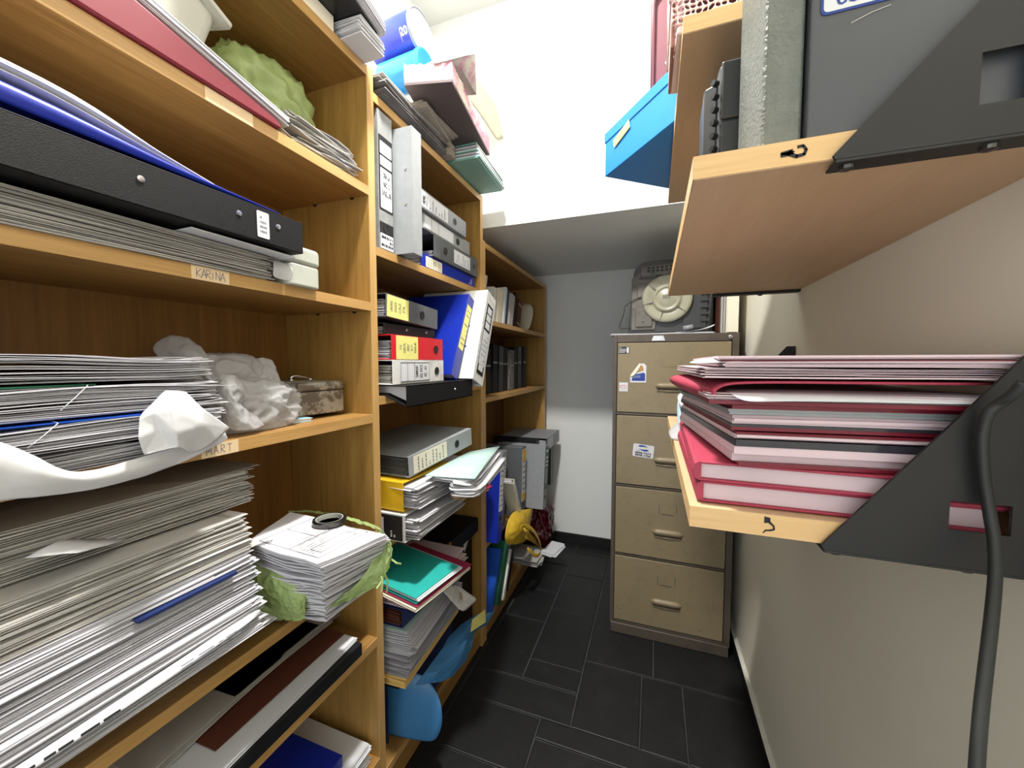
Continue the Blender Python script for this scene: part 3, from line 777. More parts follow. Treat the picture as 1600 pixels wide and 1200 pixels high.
P = wad([pxrow([(338,590,-.70),(345,585,-.69),(372,590,-.68),(385,610,-.69)]), pxrow([(342,610,-.69),(350,600,-.67),(375,606,-.66),(378,625,-.68)]), pxrow([(348,640,-.69),(352,625,-.67),(362,622,-.67),(366,640,-.69)]), pxrow([(350,672,-.69),(372,672,-.67),(400,670,-.67),(430,660,-.69)])], 5, .003)
sheet('tied_handle', t, P, 'bag_clear', subd=4, M=O, crump=.010, cscale=.022)
P = wad([pxrow([(365,585,-.80),(395,562,-.80),(415,558,-.79),(430,565,-.78)]), pxrow([(385,600,-.78),(410,590,-.77),(425,585,-.77),(432,585,-.77)]), pxrow([(400,630,-.76),(425,620,-.74),(440,615,-.73),(447,612,-.73)]), pxrow([(400,665,-.73),(420,660,-.71),(438,650,-.70),(445,625,-.71)])], 9, .003)
sheet('gusset', t, P, 'bag_clear', subd=4, M=O, crump=.010, cscale=.025)

def rbox_mb(w, d, h, r=.012, n=4):
    """box with rounded vertical corners, lower-front-left at origin, sides x 0..w, y 0..d"""
    pts = []
    for cx_, cy_, a0 in ((w-r,d-r,0),(r,d-r,90),(r,r,180),(w-r,r,270)):
        for k in range(n+1):
            a = math.radians(a0+k*90/n); pts.append((cx_+r*math.cos(a), cy_+r*math.sin(a)))
    return pts
def cashbox(label, M, w, d, h, m, lid=.28, handle=True):
    t = thing('cash_box', label, 'cash box', M)
    obj('base', MB().prism(rbox_mb(w, d, h, .012), 'z', 0, h*(1-lid)-.001), m, t, bevel=.003)
    obj('lid', MB().prism([(x-.001 if x < w/2 else x+.001, y-.001 if y < d/2 else y+.001) for x, y in rbox_mb(w, d, h, .012)], 'z', h*(1-lid), h), m, t, bevel=.008, seg=4)
    if handle:
        mb = MB(); mb.tube([(w*.5, d*.30, h), (w*.5, d*.30, h+.010), (w*.5, d*.36, h+.013), (w*.5, d*.64, h+.008), (w*.5, d*.70, h+.004)], .0035, 8)
        mb.tube([(w*.5, d*.7, h), (w*.5, d*.7, h+.006)], .006, 10); mb.tube([(w*.5, d*.3, h), (w*.5, d*.3, h+.006)], .006, 10)
        obj('handle', mb, 'steel', t, smooth=True)
    return t
# pale blue notepad, then the worn box standing partly on it
pad = thing('notepad', 'thin pale blue notepad under the left corner of the worn cash box', 'notepad', T(-.84, .585, 1.0705) @ R(-10,'Z'))
obj('pages', MB().box((.002,.002,.001), (.118,.082,.006)), 'paper_w', pad); obj('cover', MB().box((0,0,.006), (.12,.084,.0075)), 'pen_note', pad); obj('back_card', MB().box((0,0,0), (.12,.084,.001)), 'pen_note', pad)
cashbox('worn grey metal cash box with chipped paint and wire handle', T(-.893, .653, 1.0785) @ R(-5,'Z') @ R(0,'X'), .155, .128, .076, 'worn_metal')

# ---- KARINA shelf --------------------------------------------------------------
t = thing('paper_bundle', 'grey paper bundle lying flat under the black binder on the KARINA shelf', 'papers', T(-.655, .03, 1.3485))
obj('sheets', stack_mb(.23, .485, .042, 44, seed=41, jit=.002, jend=.008, rot=.25, wave=.0012, nx=4, ny=13, curl=.001), 'paper_old', t)
obj('loose_sheet', stack_mb(.10, .17, .003, 2, seed=4, wave=.002, jit=.001, M=T(.030, .343, .0425)), 'paper_w', t)
P = [[(.0,.49,.040),(.005,.51,.036),(.012,.525,.030)],[(.012,.485,.02),(.018,.50,.018),(.02,.515,.014)],[(.01,.48,.004),(.014,.50,.002),(.022,.512,.002)]]
sheet('curled_wrapper', t, P, 'bag_clear', subd=3)
r, lp, L2 = binder('lever_arch_file', 'large black lever arch file with silver rivets and white spine tag', FR((-.612, .165, 1.3955), 0, 0, .6), 'black', L=.385, D=.27, TH=.056, lab=(.297, .318, .75, ''), hole_on=False, rivets=((.145,'spine'),(.268,'spine'),(.335,'spine')), seed=31)
printlines(lp, L2, .012, .03, 4, 'ink_soft', 3, th=.5)
# blue folder with white papers bulging on top
t = thing('document_folder', 'royal blue plastic folder bulging with white papers on the black file', 'folder', T(-.62, .2, 1.455))
O = T(.62, -.2, -1.455)
zf = [1.462, 1.462, 1.460, 1.458, 1.457, 1.456]; yy = [.0, .14, .24, .34, .44, .505]
fr_z = [1.492, 1.490, 1.487, 1.468, 1.461, 1.4575]
rows = [[(-.618, y, a) for y, a in zip(yy, zf)], [(-.612, y+.002, (a+b)/2+.001) for y, a, b in zip(yy, zf, fr_z)], [(-.622, y, b) for y, b in zip(yy, fr_z)], [(-.72, y, b+.004) for y, b in zip(yy, fr_z)], [(-.86, y, b+.002) for y, b in zip(yy, fr_z)]]
sheet('cover', t, rows, 'royal', subd=2, M=O, solid=.001)
for s_, dz, ye, dx in ((1,.003,.475,0),(2,.009,.49,.003),(3,.016,.485,-.004)):
    zz = [1.494, 1.495, 1.496, 1.477, 1.464, 1.459]
    y2 = [.10*s_*.3+.02, .16, .232+.012*s_, .33, .42, ye]
    rows = [[(-.630+dx-(.03 if (k==5) else 0), y, a+dz*(.25 if k > 3 else 1.0 if k < 3 else .5)) for k, (y, a) in enumerate(zip(y2, zz))], [(-.70, y, a+dz*(.3 if k > 3 else 1.05)+.002) for k, (y, a) in enumerate(zip(y2, zz))], [(-.84, y, a+dz*.8) for y, a in zip(y2, zz)]]
    sheet('paper', t, rows, 'paper_w', subd=2, M=O, solid=.0012)
tag(obj('pink_folder', stack_mb(.16, .26, .012, 4, seed=3, wave=.002, rot=.6), 'paper_pink', mw=T(-.66, -.055, 1.513)), 'pale pink folder at the far left edge on top of the blue folder', 'folder')
cashbox('small pale grey metal box behind the right end of the black file', T(-.80, .549, 1.3485), .155, .072, .076, 'grey_metal', lid=.45, handle=False)

# ---- top shelf of the left bookcase ---------------------------------------------
t = thing('document_folder', 'large crimson plastic folder with white papers overhanging the top shelf', 'folder', T(-.655, .1, 1.6275))
O = T(.655, -.1, -1.6275)
mb = MB(); mb.prism([(-.05,1.628),(.30,1.628),(.545,1.628),(.548,1.633),(.538,1.640),(.34,1.678),(-.05,1.752)], 'x', -.90, -.652, O)
obj('cover', mb, 'crimson_d', t, bevel=.003)
mb = MB()
rows = []
pm = stack_mb(.245, .64, .016, 9, seed=5, jit=.0015, rot=.25, wave=.001, ny=11)
pm.v = [tuple(O @ (Vector((-.656, -.06, 1.7575)) + Vector((v[0], v[1]*.975, v[2] - v[1]*.178)))) for v in pm.v]
obj('papers', pm, 'paper_w', t)
me = obj('envelope', stack_mb(.13, .09, .006, 3, seed=7, wave=.001, M=T(-.09, .375, .0665) @ R(-10.5,'X')), 'manila', t)
# plastic tub with lid rim
t = thing('plastic_tub', 'frosted white plastic tub with a wide rim standing on the crimson folder', 'tub', T(-.735, .40, 1.702) @ R(-10,'X') @ R(14,'Z'))
def loft(secs, m, name, parent, **kw):
    mb = MB(); rows = []
    for (w, d, z, rr) in secs:
        pts = rbox_mb(w, d, 0, rr, 5); rows.append([(x-w/2, y-d/2, z) for x, y in pts+[pts[0]]])
    mb.grid(rows); n = len(rows[0])-1
    mb.add(rows[0][:-1], [tuple(range(n))[::-1]]); mb.add(rows[-1][:-1], [tuple(range(n))])
    return obj(name, mb, m, parent, **kw)
loft([(.082,.082,0,.018),(.086,.086,.01,.02),(.102,.102,.082,.022)], 'tub', 'body', t, smooth=True)
loft([(.108,.108,.078,.012),(.126,.126,.082,.008),(.128,.128,.088,.008),(.118,.118,.091,.010),(.112,.112,.087,.01)], 'tub', 'rim', t)
mb = MB(); mb.tube([(-.03,-.047,.03),(-.01,-.049,.028),(.02,-.047,.022)], .0015, 5); mb.tube([(-.02,-.047,.04),(.01,-.049,.036),(.03,-.047,.03)], .0012, 5)
obj('contents', mb, 'kraft', t)
# green bag
o = tag(obj('plastic_bag', bag_mesh((0, 0, .120), (.084, .106, .106), 12, flat=.0, ridged=.24, fine=.08, power=2.8, fscale=1.9, waist=(.072, .58)), 'bag_green', smooth=True, mw=T(-.842, .648, 1.6285)), 'pale green knotted plastic bag on the top shelf of the left bookcase', 'plastic bag')
crumple(o, .012, .035)
# receipts
rnd = random.Random(4)
t = thing('receipt_bundle', 'loose bundle of folded receipts on the top shelf beside the green bag', 'receipts', T(-.672, .580, 1.6275))
obj('receipts', stack_mb(.085, .165, .058, 20, seed=61, jit=.004, jend=.012, rot=3.5, wave=.0035, nx=5, ny=8, curl=.005, fold=.25, thick=.55), 'paper_old', t)
P = wad([[(.0,.0,.055),(.0,.06,.062),(.01,.12,.068),(.005,.18,.056)],[(-.04,.0,.062),(-.04,.06,.072),(-.03,.13,.076),(-.03,.185,.06)],[(-.08,.0,.055),(-.08,.06,.06),(-.07,.12,.06),(-.07,.17,.055)]], 3, .004)
sheet('loose_receipt', t, P, 'paper_w', subd=1)
for k in range(5):
    y0 = rnd.uniform(.05,.10); z0 = rnd.uniform(.012,.05)
    P = wad([[(-.02,y0,z0),(-.01,y0+.05,z0+.004),(.002,y0+.09,z0-.002)],[(.004,y0,z0-.002),(.010,y0+.04,z0),(.012,y0+.075,z0-.010)]], k, .004)
    sheet('loose_receipt', t, P, 'paper_w', subd=2)
# ---- on top of the left bookcase
t = thing('document_folder', 'cream card folder lying on top of the left bookcase', 'folder', T(-.662, .15, 1.9085))
obj('cover', MB().box((-.25,0,0),(0,.54,.002)).box((-.003,0,0),(0,.54,.034)), 'paper_warm', t, bevel=.001)
obj('papers', stack_mb(.24, .53, .032, 18, seed=8, jit=.002, wave=.001, rot=.2, M=T(-.005,.005,.0022)), 'paper_warm', t)
t = thing('document_folder', 'black plastic folder jutting over the left bookcase top with papers', 'folder', T(-.60, .745, 1.925))
O = T(.60, -.745, -1.925)
pts = [(-.682,.700),(-.682,.742),(-.672,.752),(-.612,.765),(-.603,.758),(-.588,.690),(-.575,.58),(-.60,.45),(-.66,.45)]
pts = [(-.85,.45),(-.85,.770),(-.618,.768),(-.608,.765),(-.603,.757),(-.590,.66),(-.570,.50),(-.575,.45)]
obj('cover', MB().prism(pts, 'z', 1.944, 1.9475, O), 'blackp', t, bevel=.001)
pm = MB()
for k in range(7):
    d = .005+.0018*k; a = (k*7 % 5)*.0018
    pm.prism([(x+ (d*.8+a if x > -.7 else 0), y+(.004+a if y > .6 else 0)) for x, y in pts], 'z', 1.948+k*.0024, 1.9497+k*.0024, O)
obj('papers', pm, 'paper', t)
t2 = thing('envelope_stack', 'white envelopes under the black folder on top of left bookcase', 'envelopes', T(-.64, .70, 1.9085))
obj('envelopes', stack_mb(.19, .075, .033, 12, seed=9, jit=.003, rot=1.2, wave=.002, M=T(.035, .003, .0)), 'paper_w', t2)

# ---- fourth shelf: the huge piles ------------------------------------------------
def bundle(label, x, y0, y1, z, h, W, leaf=.0012, grp='paper bundles piled on the fourth shelf', m='paper', seed=1, **kw):
    t = thing('paper_bundle', label, 'papers', T(x, y0, z), grp)
    a = dict(jit=.003, jend=.007, rot=.45, wave=.0016, nx=4, ny=15, curl=.0016, fold=.08); a.update(kw)
    obj('sheets', stack_mb(W, y1-y0, h-.002, max(4, int(h/leaf)), seed=seed, **a), m, t)
    return t
bundle('grey smooth paper bundle at the bottom of the huge pile on the fourth shelf', -.705, .06, .435, .6935, .048, .22, m='paper', seed=70, jit=.0015, jend=.004, wave=.0006, leaf=.0011, curl=0)
t = bundle('bright white printed paper bundle jutting furthest from the fourth shelf pile', -.628, .05, .460, .7420, .058, .26, seed=71, shear=(-.10,-.10), jend=.008, leaf=.0012)
P = [[(.005,.0,.030),(.004,.20,.033),(.0,.33,.036),(-.004,.41,.038)],[(.011,.0,.022),(.012,.20,.022),(.010,.33,.026),(.006,.405,.028)]]
sh = sheet('printed_sheet', t, P, 'paper_w', subd=2)
printlines(sh, onface((.0115,.33,.028),(0,1,0),(-.45,0,1)), .10, .009, 2, 'ink_soft', 5, th=.3)
printlines(sh, onface((.0125,.17,.026),(0,1,0),(-.45,0,1)), .09, .005, 1, 'ink', 6, th=.6)
t = bundle('white paper bundle with navy card in the middle of the fourth shelf pile', -.641, .08, .458, .8005, .074, .25, seed=72, shear=(-.20,.0))
obj('divider_card', stack_mb(.2, .13, .0045, 2, seed=1, jit=0, rot=0, wave=.001, M=T(.0035, .215, .052)), 'navy', t)
t = bundle('grey paper bundle under a curled white sheet, upper part of the fourth shelf pile', -.659, .07, .468, .875, .058, .24, seed=73, m='paper_old', shear=(-.35,.0))
obj('divider_card', stack_mb(.2, .15, .003, 2, seed=1, jit=0, rot=0, wave=.001, M=T(-.001, .225, .012)), 'navy', t)
P = [pxrow([(40,872,-.665),(75,868,-.662),(100,865,-.66),(120,864,-.658)]), pxrow([(60,860,-.69),(90,846,-.685),(140,850,-.68),(168,852,-.68)]), pxrow([(80,852,-.713),(110,842,-.712),(150,842,-.711),(200,842,-.71)])]
sheet('curled_sheet', t, P, 'paper_w', subd=0, M=T(.659, -.07, -.875))
bundle('shade-toned grey paper bundle topping the fourth shelf pile, set far back', -.722, .10, .512, .9335, .066, .195, seed=74, m='paper_old', jend=.009, shear=(-.15,.1), leaf=.0013, curl=.003)  # greyer sheet colour stands in for the shadow at the back
# papers in a torn green bag
Pt = [Vector(PZ(390,850,.868)), Vector(PZ(456,801,.868)), Vector(PZ(607,838,.868)), Vector(PZ(500,883,.868))]
Pb = [Vector((-.715,.535,.6935)), Vector((-.80,.62,.6935)), Vector((-.585,.700,.6935)), Vector((-.590,.560,.6935))]
t = thing('paper_pile', 'sagging pile of printed forms spilling from a torn green bag', 'papers', T(-.66, .6, .6935))
O = T(.66, -.6, -.6935)
rnd = random.Random(9); mb = MB(); NS = 46
def quadpt(C, u, v): return (C[0]*(1-u)+C[3]*u)*(1-v) + (C[1]*(1-u)+C[2]*u)*v
for i in range(NS):
    k = i/(NS-1); kk = k**.8
    if k < .16: kk *= .9
    C = [b.lerp(a, kk) for a, b in zip(Pt, Pb)]
    jx, jy = rnd.gauss(0,.003), rnd.gauss(0,.003)
    ph = rnd.uniform(0,6); top = []
    for a in range(7):
        for b in range(7):
            u, v = a/6, b/6
            p = quadpt(C, u, v)
            z = .694 + (.868-.694)*k
            droop = (max(0,u-.55)/.45)**2*.018*(1-k) + max(0, v-.6)**2*.04*(1-k)
            p = Vector((p.x+jx, p.y+jy, max(.6938, z + .0016*math.sin(ph+u*9+v*5) + .005*math.sin(u*6+2)*(1-k)*k*4)))
            top.append(O @ p)
    bot = top; tp = [p+Vector((0,0,.0022)) for p in top]; fs = []
    for a in range(6):
        for b in range(6):
            q = a*7+b; fs.append((q,q+1,q+8,q+7)); fs.append((49+q,49+q+7,49+q+8,49+q+1))
    rim = list(range(7)) + [a*7+6 for a in range(1,7)] + [42+b for b in range(5,-1,-1)] + [a*7 for a in range(5,0,-1)]
    for q in range(len(rim)): fs.append((rim[q], 49+rim[q], 49+rim[(q+1) % len(rim)], rim[(q+1) % len(rim)]))
    mb.add(bot+tp, fs)
obj('forms', mb, 'paper', t)
# print on the top form
top_o = O @ ((Pt[0]+Pt[1]+Pt[2]+Pt[3])/4); ux = (Pt[3]-Pt[0]); uy = (Pt[1]-Pt[0])
MT = onface((top_o.x, top_o.y, .8705-.6935), (ux.x,ux.y,0), (-ux.y,ux.x,0))
o = printlines(t, MT @ T(.03,.01,.0016) @ R(90,'Z'), .12, .07, 9, 'ink', 4, th=.14, fill=.9)
mb = MB()
for a, b, c, d in ((-.07,-.055,.085,-.054),(-.07,.055,.085,.056),(-.07,-.055,-.069,.055),(.084,-.055,.085,.055),(.01,-.055,.011,.055),(-.07,.0,.01,.001),(.045,-.04,.046,.04),(.045,-.04,.07,-.039),(.045,.04,.07,.041),(.07,-.04,.071,.041)): mb.box((a,b,.0014),(c,d,.0016), MT)
obj('form_rules', mb, 'ink', t)
mb = MB(); mb.tube([(-.052,-.05,.003),(-.052,-.075,.003),(-.045,-.077,.003),(-.043,-.05,.003),(-.047,-.045,.003),(-.049,-.068,.003)], .0006, 5, M=MT)
obj('paper_clip', mb, 'steel_d', t)
# torn bag: shell wrapped round the near-left side and bottom, right rear hem
G = [wad([pxrow([(392,868,-.70),(412,872,-.68),(440,876,-.655),(470,880,-.62),(520,882,-.575)]),
     pxrow([(372,900,-.71),(402,902,-.68),(430,900,-.64),(468,898,-.60),(500,898,-.580)]),
     pxrow([(392,930,-.70),(415,930,-.67),(436,924,-.63),(464,925,-.595),(478,922,-.585)]),
     pxrow([(400,955,-.70),(422,956,-.67),(445,953,-.63),(462,950,-.60),(476,945,-.59)]),
     pxrow([(420,968,-.70),(440,967,-.67),(455,968,-.635),(468,968,-.605),(480,962,-.595)])], 4, .004),
     wad([pxrow([(445,800,-.83),(480,797,-.80),(520,802,-.75),(556,812,-.68),(590,822,-.60)]), pxrow([(450,802,-.82),(482,800,-.79),(522,808,-.74),(560,818,-.66),(604,832,-.56)])], 6, .002),
     wad([pxrow([(590,822,-.56),(604,832,-.50),(614,852,-.462),(612,872,-.455)]), pxrow([(594,845,-.52),(610,860,-.47),(618,872,-.452),(606,886,-.458)]), pxrow([(585,880,-.50),(600,892,-.48),(606,900,-.475),(600,905,-.48)]), pxrow([(545,925,-.53),(570,918,-.52),(590,912,-.50),(596,910,-.49)]), pxrow([(500,955,-.57),(540,940,-.55),(570,926,-.52),(588,918,-.50)])], 8, .002)]
for k, g in enumerate(G): sheet(['bag_side','bag_hem','bag_corner'][k], t, g, 'bag_green', subd=4, M=O, crump=.010, cscale=.02)
mb = MB()
for a in (((596,900,-.475),(598,912,-.47),(596,925,-.47)),((602,898,-.475),(606,910,-.47),(604,926,-.47)),((598,905,-.475),(592,915,-.47),(588,920,-.47)),((612,874,-.46),(620,880,-.45),(626,881,-.45))):
    mb.tube([O @ PX(*p) for p in a], .0018, 5)
obj('bag_shreds', mb, 'bag_green', t)
tp = thing('tape_roll', 'brown parcel tape roll lying on the printed forms', 'tape roll', T(*PZ(515,816,.8735)[:2], .8725))
obj('roll', MB().lathe([(.026,0),(.031,.0),(.032,.002),(.032,.008),(.031,.010),(.026,.010),(.026,.0)], 36), 'steel_d', tp, smooth=False)
obj('core', MB().lathe([(.0245,.0002),(.026,.0002),(.026,.0098),(.0245,.0098),(.0245,.0002)], 36), 'grey_metal', tp)
# ---- fifth shelf ----------------------------------------------------------------------
binder('ring_binder', 'black binder lying on the fifth shelf under loose white sheets', FR((-.655, .38, .4875), 0, 0, 0), 'blackp', L=.345, D=.27, TH=.030, hole_on=False, seed=33, fill=.7)
tag(obj('paper_sheaf', stack_mb(.25, .40, .008, 6, seed=81, jit=.004, rot=.8, wave=.0015), 'paper_w', mw=FR((-.662, .325, .5185), 2, 0, 0)), 'white printed sheets on the black binder on the fifth shelf', 'papers')
t = tag(obj('paper_sheaf', stack_mb(.16, .42, .018, 8, seed=82, jit=.006, rot=1.2, wave=.003, sag=lambda u, v, k: .008*math.sin(v*3), thick=.6), 'paper_old', mw=FR((-.745, .34, .5335), 3, 0, 0)), 'cream old sheets fanned at the back of the fifth shelf', 'papers')
tag(obj('brown_envelope', stack_mb(.20, .30, .004, 2, seed=83, wave=.001), 'brown', mw=FR((-.700, .42, .5275), 2, 0, 0)), 'brown envelope lying between the fifth shelf sheets', 'envelope')
# ---- bottom shelf ------------------------------------------------------------------------
tag(obj('paper_sheaf', stack_mb(.25, .30, .05, 20, seed=84, jit=.003, rot=.6), 'paper_w', mw=T(-.68, .47, .1565)), 'white papers on the bottom shelf of the left bookcase', 'papers')
binder('document_folder', 'blue card folder on the white papers, bottom shelf of left bookcase', FR((-.70, .46, .2075), 0, 0, 0), 'royal', L=.24, D=.2, TH=.03, hole_on=False, seed=35, cat='folder')
t = tag(obj('book', MB().box((-.2,0,0),(0,.04,.05)), 'red', bevel=.003, mw=T(-.665,.742-.03,.2075-.05+.0)), 'red book end at the lower right of the left bookcase', 'book')
bpy.data.objects.remove(t)
binder('ledger_book', 'white book with a red spine lying by the lower right post of left bookcase', FR((-.672, .775, .1565), 90, 0, 0), 'red', L=.01, D=.01, TH=.01, hole_on=False, pap=False, cat='book') if False else None
# ================================================================== MIDDLE BOOKCASE CONTENTS
def UP(p, lean=0, yaw=0, out=0):
    # upright file: local y (length) goes up, local z (thickness) towards the camera (-y); lean>0 tips the top away
    return Matrix.Translation(p) @ R(yaw,'Z') @ R(out,'Y') @ R(90-lean,'X')
def note(parent, M, w, h, lines=3, m='paper_yel', words=None):
    p = plate(parent, 'sticky_note', M, w, h, m, th=.0005)
    L2 = M @ T(0,0,.0008)
    if words:
        for i, wd in enumerate(words): handwriting(None, wd, h/len(words)*.6, L2 @ T(0, h/2-(i+.5)*h/len(words), 0), 'ink_soft', w=.0009).parent = p
    return p
# ---- upper shelf (1.490) -------------------------------------------------------
z = 1.4905
r, lp, L2 = binder('lever_arch_file', 'grey marbled upright file with black and white spine label beside left post', UP((-.662, .884, z), 0), 'marble', L=.345, D=.27, TH=.058, hole=.055, lab=(.10, .285, .92, ''), seed=41, lab_m='ink')
for a, b in ((-.082,-.020),(.0,.035),(.04,.062),(.067,.083)): pass
for (a, b) in ((-.088,.012),(.018,.042),(.047,.078)):
    pl = plate(lp, 'label_field', L2 @ T((a+b)/2,0,0), b-a, .045, 'paper_w', th=.0003, r=.002)
H_ = L2 @ T(-.04,0,.0006) @ R(-90,'Z')
for i, w_ in enumerate(('TAR/FA','NRO O','S/N2ULAR')): handwriting(None, w_, .012, H_ @ T(0,.035-.022*i,0), 'ink', w=.0014, pitch=.55).parent = lp
pl = plate(r, 'spine_label', onface((.0004,.022,.029),(0,1,0),(0,0,1)), .038, .05, 'paper_w', r=.001)
printlines(pl, onface((.0014,.022,.029),(0,0,1),(0,-1,0)), .045, .03, 3, 'ink', 12, th=.6)
plate(r, 'label_frame', onface((.0002,.055,.029),(0,1,0),(0,0,1)), .03, .054, 'ink', th=.0003)
r = binder('lever_arch_file', 'light grey upright file with worn silver spine next to the marbled file', UP((-.607, .937, z), 0, 0), 'grey_l', L=.328, D=.28, TH=.045, hole_on=False, seed=42, rivets=())
for yy in (.13, .22): obj('rivet', MB().lathe([(.004,0),(.0035,.0012),(.0015,.0014)], 12, onface((-.02, yy, .045), (1,0,0), (0,1,0))), 'steel', r)
grp = 'lever arch files lying in a slanted pile on the upper shelf'
r, lp, L2 = binder('lever_arch_file', 'blue file with cream label at the bottom of the flat pile, upper shelf', FR((-.672, 1.03, z+.0005), 1, 0, 0), 'royal', L=.385, D=.25, TH=.046, hole_on=False, lab=(.025, .125, .72, 'lines'), lab_m='paper_warm', group=grp, seed=43)
mbx = printlines(r, onface((.0006,.345,.022),(0,0,1),(0,-1,0)), .02, .03, 2, 'paper_w', 2, th=.4)
r, lp, L2 = binder('lever_arch_file', 'grey file with finger hole and starred label, second from bottom of flat pile', FR((-.664, 1.09, z+.047), 1, 0, 0), 'grey_d', L=.335, D=.25, TH=.070, hole=.075, lab=(.135, .265, .66, 'lines'), group=grp, seed=44, fill=.3)
pen(r, [(-.012,0),(.012,.0)], [.003,.003], onface((.0005,.30,.035),(0,1,0),(0,0,1)), 'star_mark'); pen(r, [(0,-.012),(0,.012)], [.003,.003], onface((.0005,.30,.035),(0,1,0),(0,0,1)), 'star_mark'); pen(r, [(-.009,-.009),(.009,.009)], [.0025,.0025], onface((.0005,.30,.035),(0,1,0),(0,0,1)), 'star_mark')
r, lp, L2 = binder('lever_arch_file', 'white-labelled marbled file, third up in the flat pile on upper shelf', FR((-.668, 1.02, z+.1175), 1, 0, 0), 'marble', L=.345, D=.25, TH=.050, hole=.245, lab=(.02, .215, .85, 'fields'), group=grp, seed=45)
r, lp, L2 = binder('lever_arch_file', 'dark grey file with long white label on top of the flat pile', FR((-.655, .985, z+.168), 1, 0, 0), 'grey', L=.325, D=.25, TH=.056, hole=.235, lab=(.012, .185, .8, 'lines'), group=grp, seed=46, fill=.5)
handwriting(None, 'AUXIL', .014, L2 @ T(-.062,0,.0002) @ R(90,'Z'), 'ink', w=.002, pitch=.5).parent = lp
# ---- second shelf (1.112) ----------------------------------------------------------
z = 1.1125
r = thing('lever_arch_file', 'black file with drooping lower cover below the white SAMPER file', 'binder', T(-.592, .834, 1.084))
O = T(.592, -.834, -1.084)
mb = MB(); y0_, y1_ = .834, 1.213
mb.prism([(-.90,1.1133),(-.661,1.1133),(-.595,1.0845),(-.592,1.084),(-.592,1.0865),(-.660,1.1158),(-.90,1.1158)], 'y', y0_, y1_, O)
mb.prism([(-.592,1.084),(-.592,1.1400),(-.5945,1.1400),(-.5945,1.086)], 'y', y0_, y1_, O)
mb.prism([(-.592,1.1400),(-.90,1.1400),(-.90,1.1378),(-.592,1.1378)], 'y', y0_, y1_, O)
obj('cover', mb, 'black', r)
obj('papers', MB().prism([(-.605,1.098),(-.66,1.1185),(-.88,1.118),(-.88,1.136),(-.605,1.136)], 'y', y0_+.02, y1_-.01, O), 'paper', r)
obj('rivet', MB().lathe([(.004,0),(.0035,.0012),(.0015,.0014)], 12, onface(O @ Vector((-.5918, 1.09, 1.115)), (0,1,0), (0,0,1))), 'steel', r)
r, lp, L2 = binder('lever_arch_file', 'battered white speckled file with pen-written SAMPER label, lying under red file', FR((-.636, .836, 1.1408), 0, 0, 0), 'white_b', L=.258, D=.26, TH=.0655, hole=.215, lab=(.03, .175, .84, 'fields'), seed=52, inner='paper_old')
for i, w_ in enumerate(('SAMPER','SOLTCES','DE IN')): handwriting(None, w_, .0125, L2 @ T(.005+.022*i,0,.0003) @ R(90,'Z'), 'ink', w=.0013, pitch=.62).parent = lp
r, lp, L2 = binder('lever_arch_file', 'bright red lever arch file with yellow note lying on the white file', FR((-.638, .836, 1.207), 0, 0, 0), 'red', L=.258, D=.26, TH=.0655, hole=.215, lab=(.018, .118, .96, ''), lab_m='paper_yel', seed=53)
for i, w_ in enumerate(('S-A','E2AC/AL','2ORO7','AL77','7OCRALAR')): handwriting(None, w_, .009, L2 @ T(-.032+.017*i,0,.0002) @ R(90,'Z'), 'ink_soft', w=.0009, pitch=.6).parent = lp
r = binder('lever_arch_file', 'black file with rivets between the red and the grey file', FR((-.662, .836, 1.2732), 0, 0, 0), 'black', L=.25, D=.25, TH=.030, hole_on=False, seed=54, rivets=((.10,'spine'),(.20,'spine')))
r, lp, L2 = binder('lever_arch_file', 'dark grey file with pale yellow note on top of the red and black files', FR((-.655, .836, 1.3182), 0, 0, -3.0), 'grey_d', L=.255, D=.25, TH=.062, hole=.165, lab=(.004, .098, .92, ''), lab_m='paper_yel', seed=55)
for i, w_ in enumerate(('CAR7RAS','2ATEROS','LE2AJOS','2ETAL')): handwriting(None, w_, .010, L2 @ T(-.03+.018*i,0,.0002) @ R(90,'Z'), 'ink_soft', w=.0009, pitch=.55).parent = lp
r, lp, L2 = binder('lever_arch_file', 'blue upright file with pale label leaning against the white file', UP((-.622, 1.157, 1.1405), 26, 0), 'royal', L=.315, D=.26, TH=.045, hole_on=False, lab=(.105, .275, .74, 'lines'), lab_m='paper_yel', seed=56)
for yy in (.10,.19):
    for xx in (-.05,-.085): obj('rivet', MB().lathe([(.003,0),(.0025,.001),(.001,.0012)], 12, onface((xx, yy, .045), (1,0,0), (0,1,0))), 'steel', r)
r, lp, L2 = binder('lever_arch_file', 'tall white speckled file with torn black label leaning on the right post', UP((-.575, 1.262, 1.1133), 22, 0), 'white_b', L=.345, D=.27, TH=.085, hole_on=False, lab=(.03, .30, .62, ''), lab_m='ink', seed=57)
for (a, b) in ((-.132,-.10),(.03,.055),(.06,.085),(.09,.115)): plate(lp, 'label_field', L2 @ T((a+b)/2+.01,0,0), b-a, .036, 'paper_w', th=.0003)
pl = plate(r, 'torn_label', L2 @ T(-.035,0,.0002), .13, .047, 'white_p', th=.0005)
printlines(pl, L2 @ T(-.035,0,.0010) @ R(90,'Z'), .04, .11, 6, 'ink_soft', 3, th=.2)
for yy in (.12,.20): obj('rivet', MB().lathe([(.004,0),(.0035,.0012),(.0015,.0014)], 12, onface((-.05, yy, .085), (1,0,0), (0,1,0))), 'steel', r)

# ---- third shelf (.725) ---------------------------------------------------------------
z = .7255
r = thing('lever_arch_file', 'white file with black and white spine label, papers bulging, on the third shelf', 'binder', FR((-.606, .836, z), -88, 0, 0), )
def build_side(r, cover, L, D, TH, inner, seed, H=.8):
    pass
bpy.data.objects.remove(r)
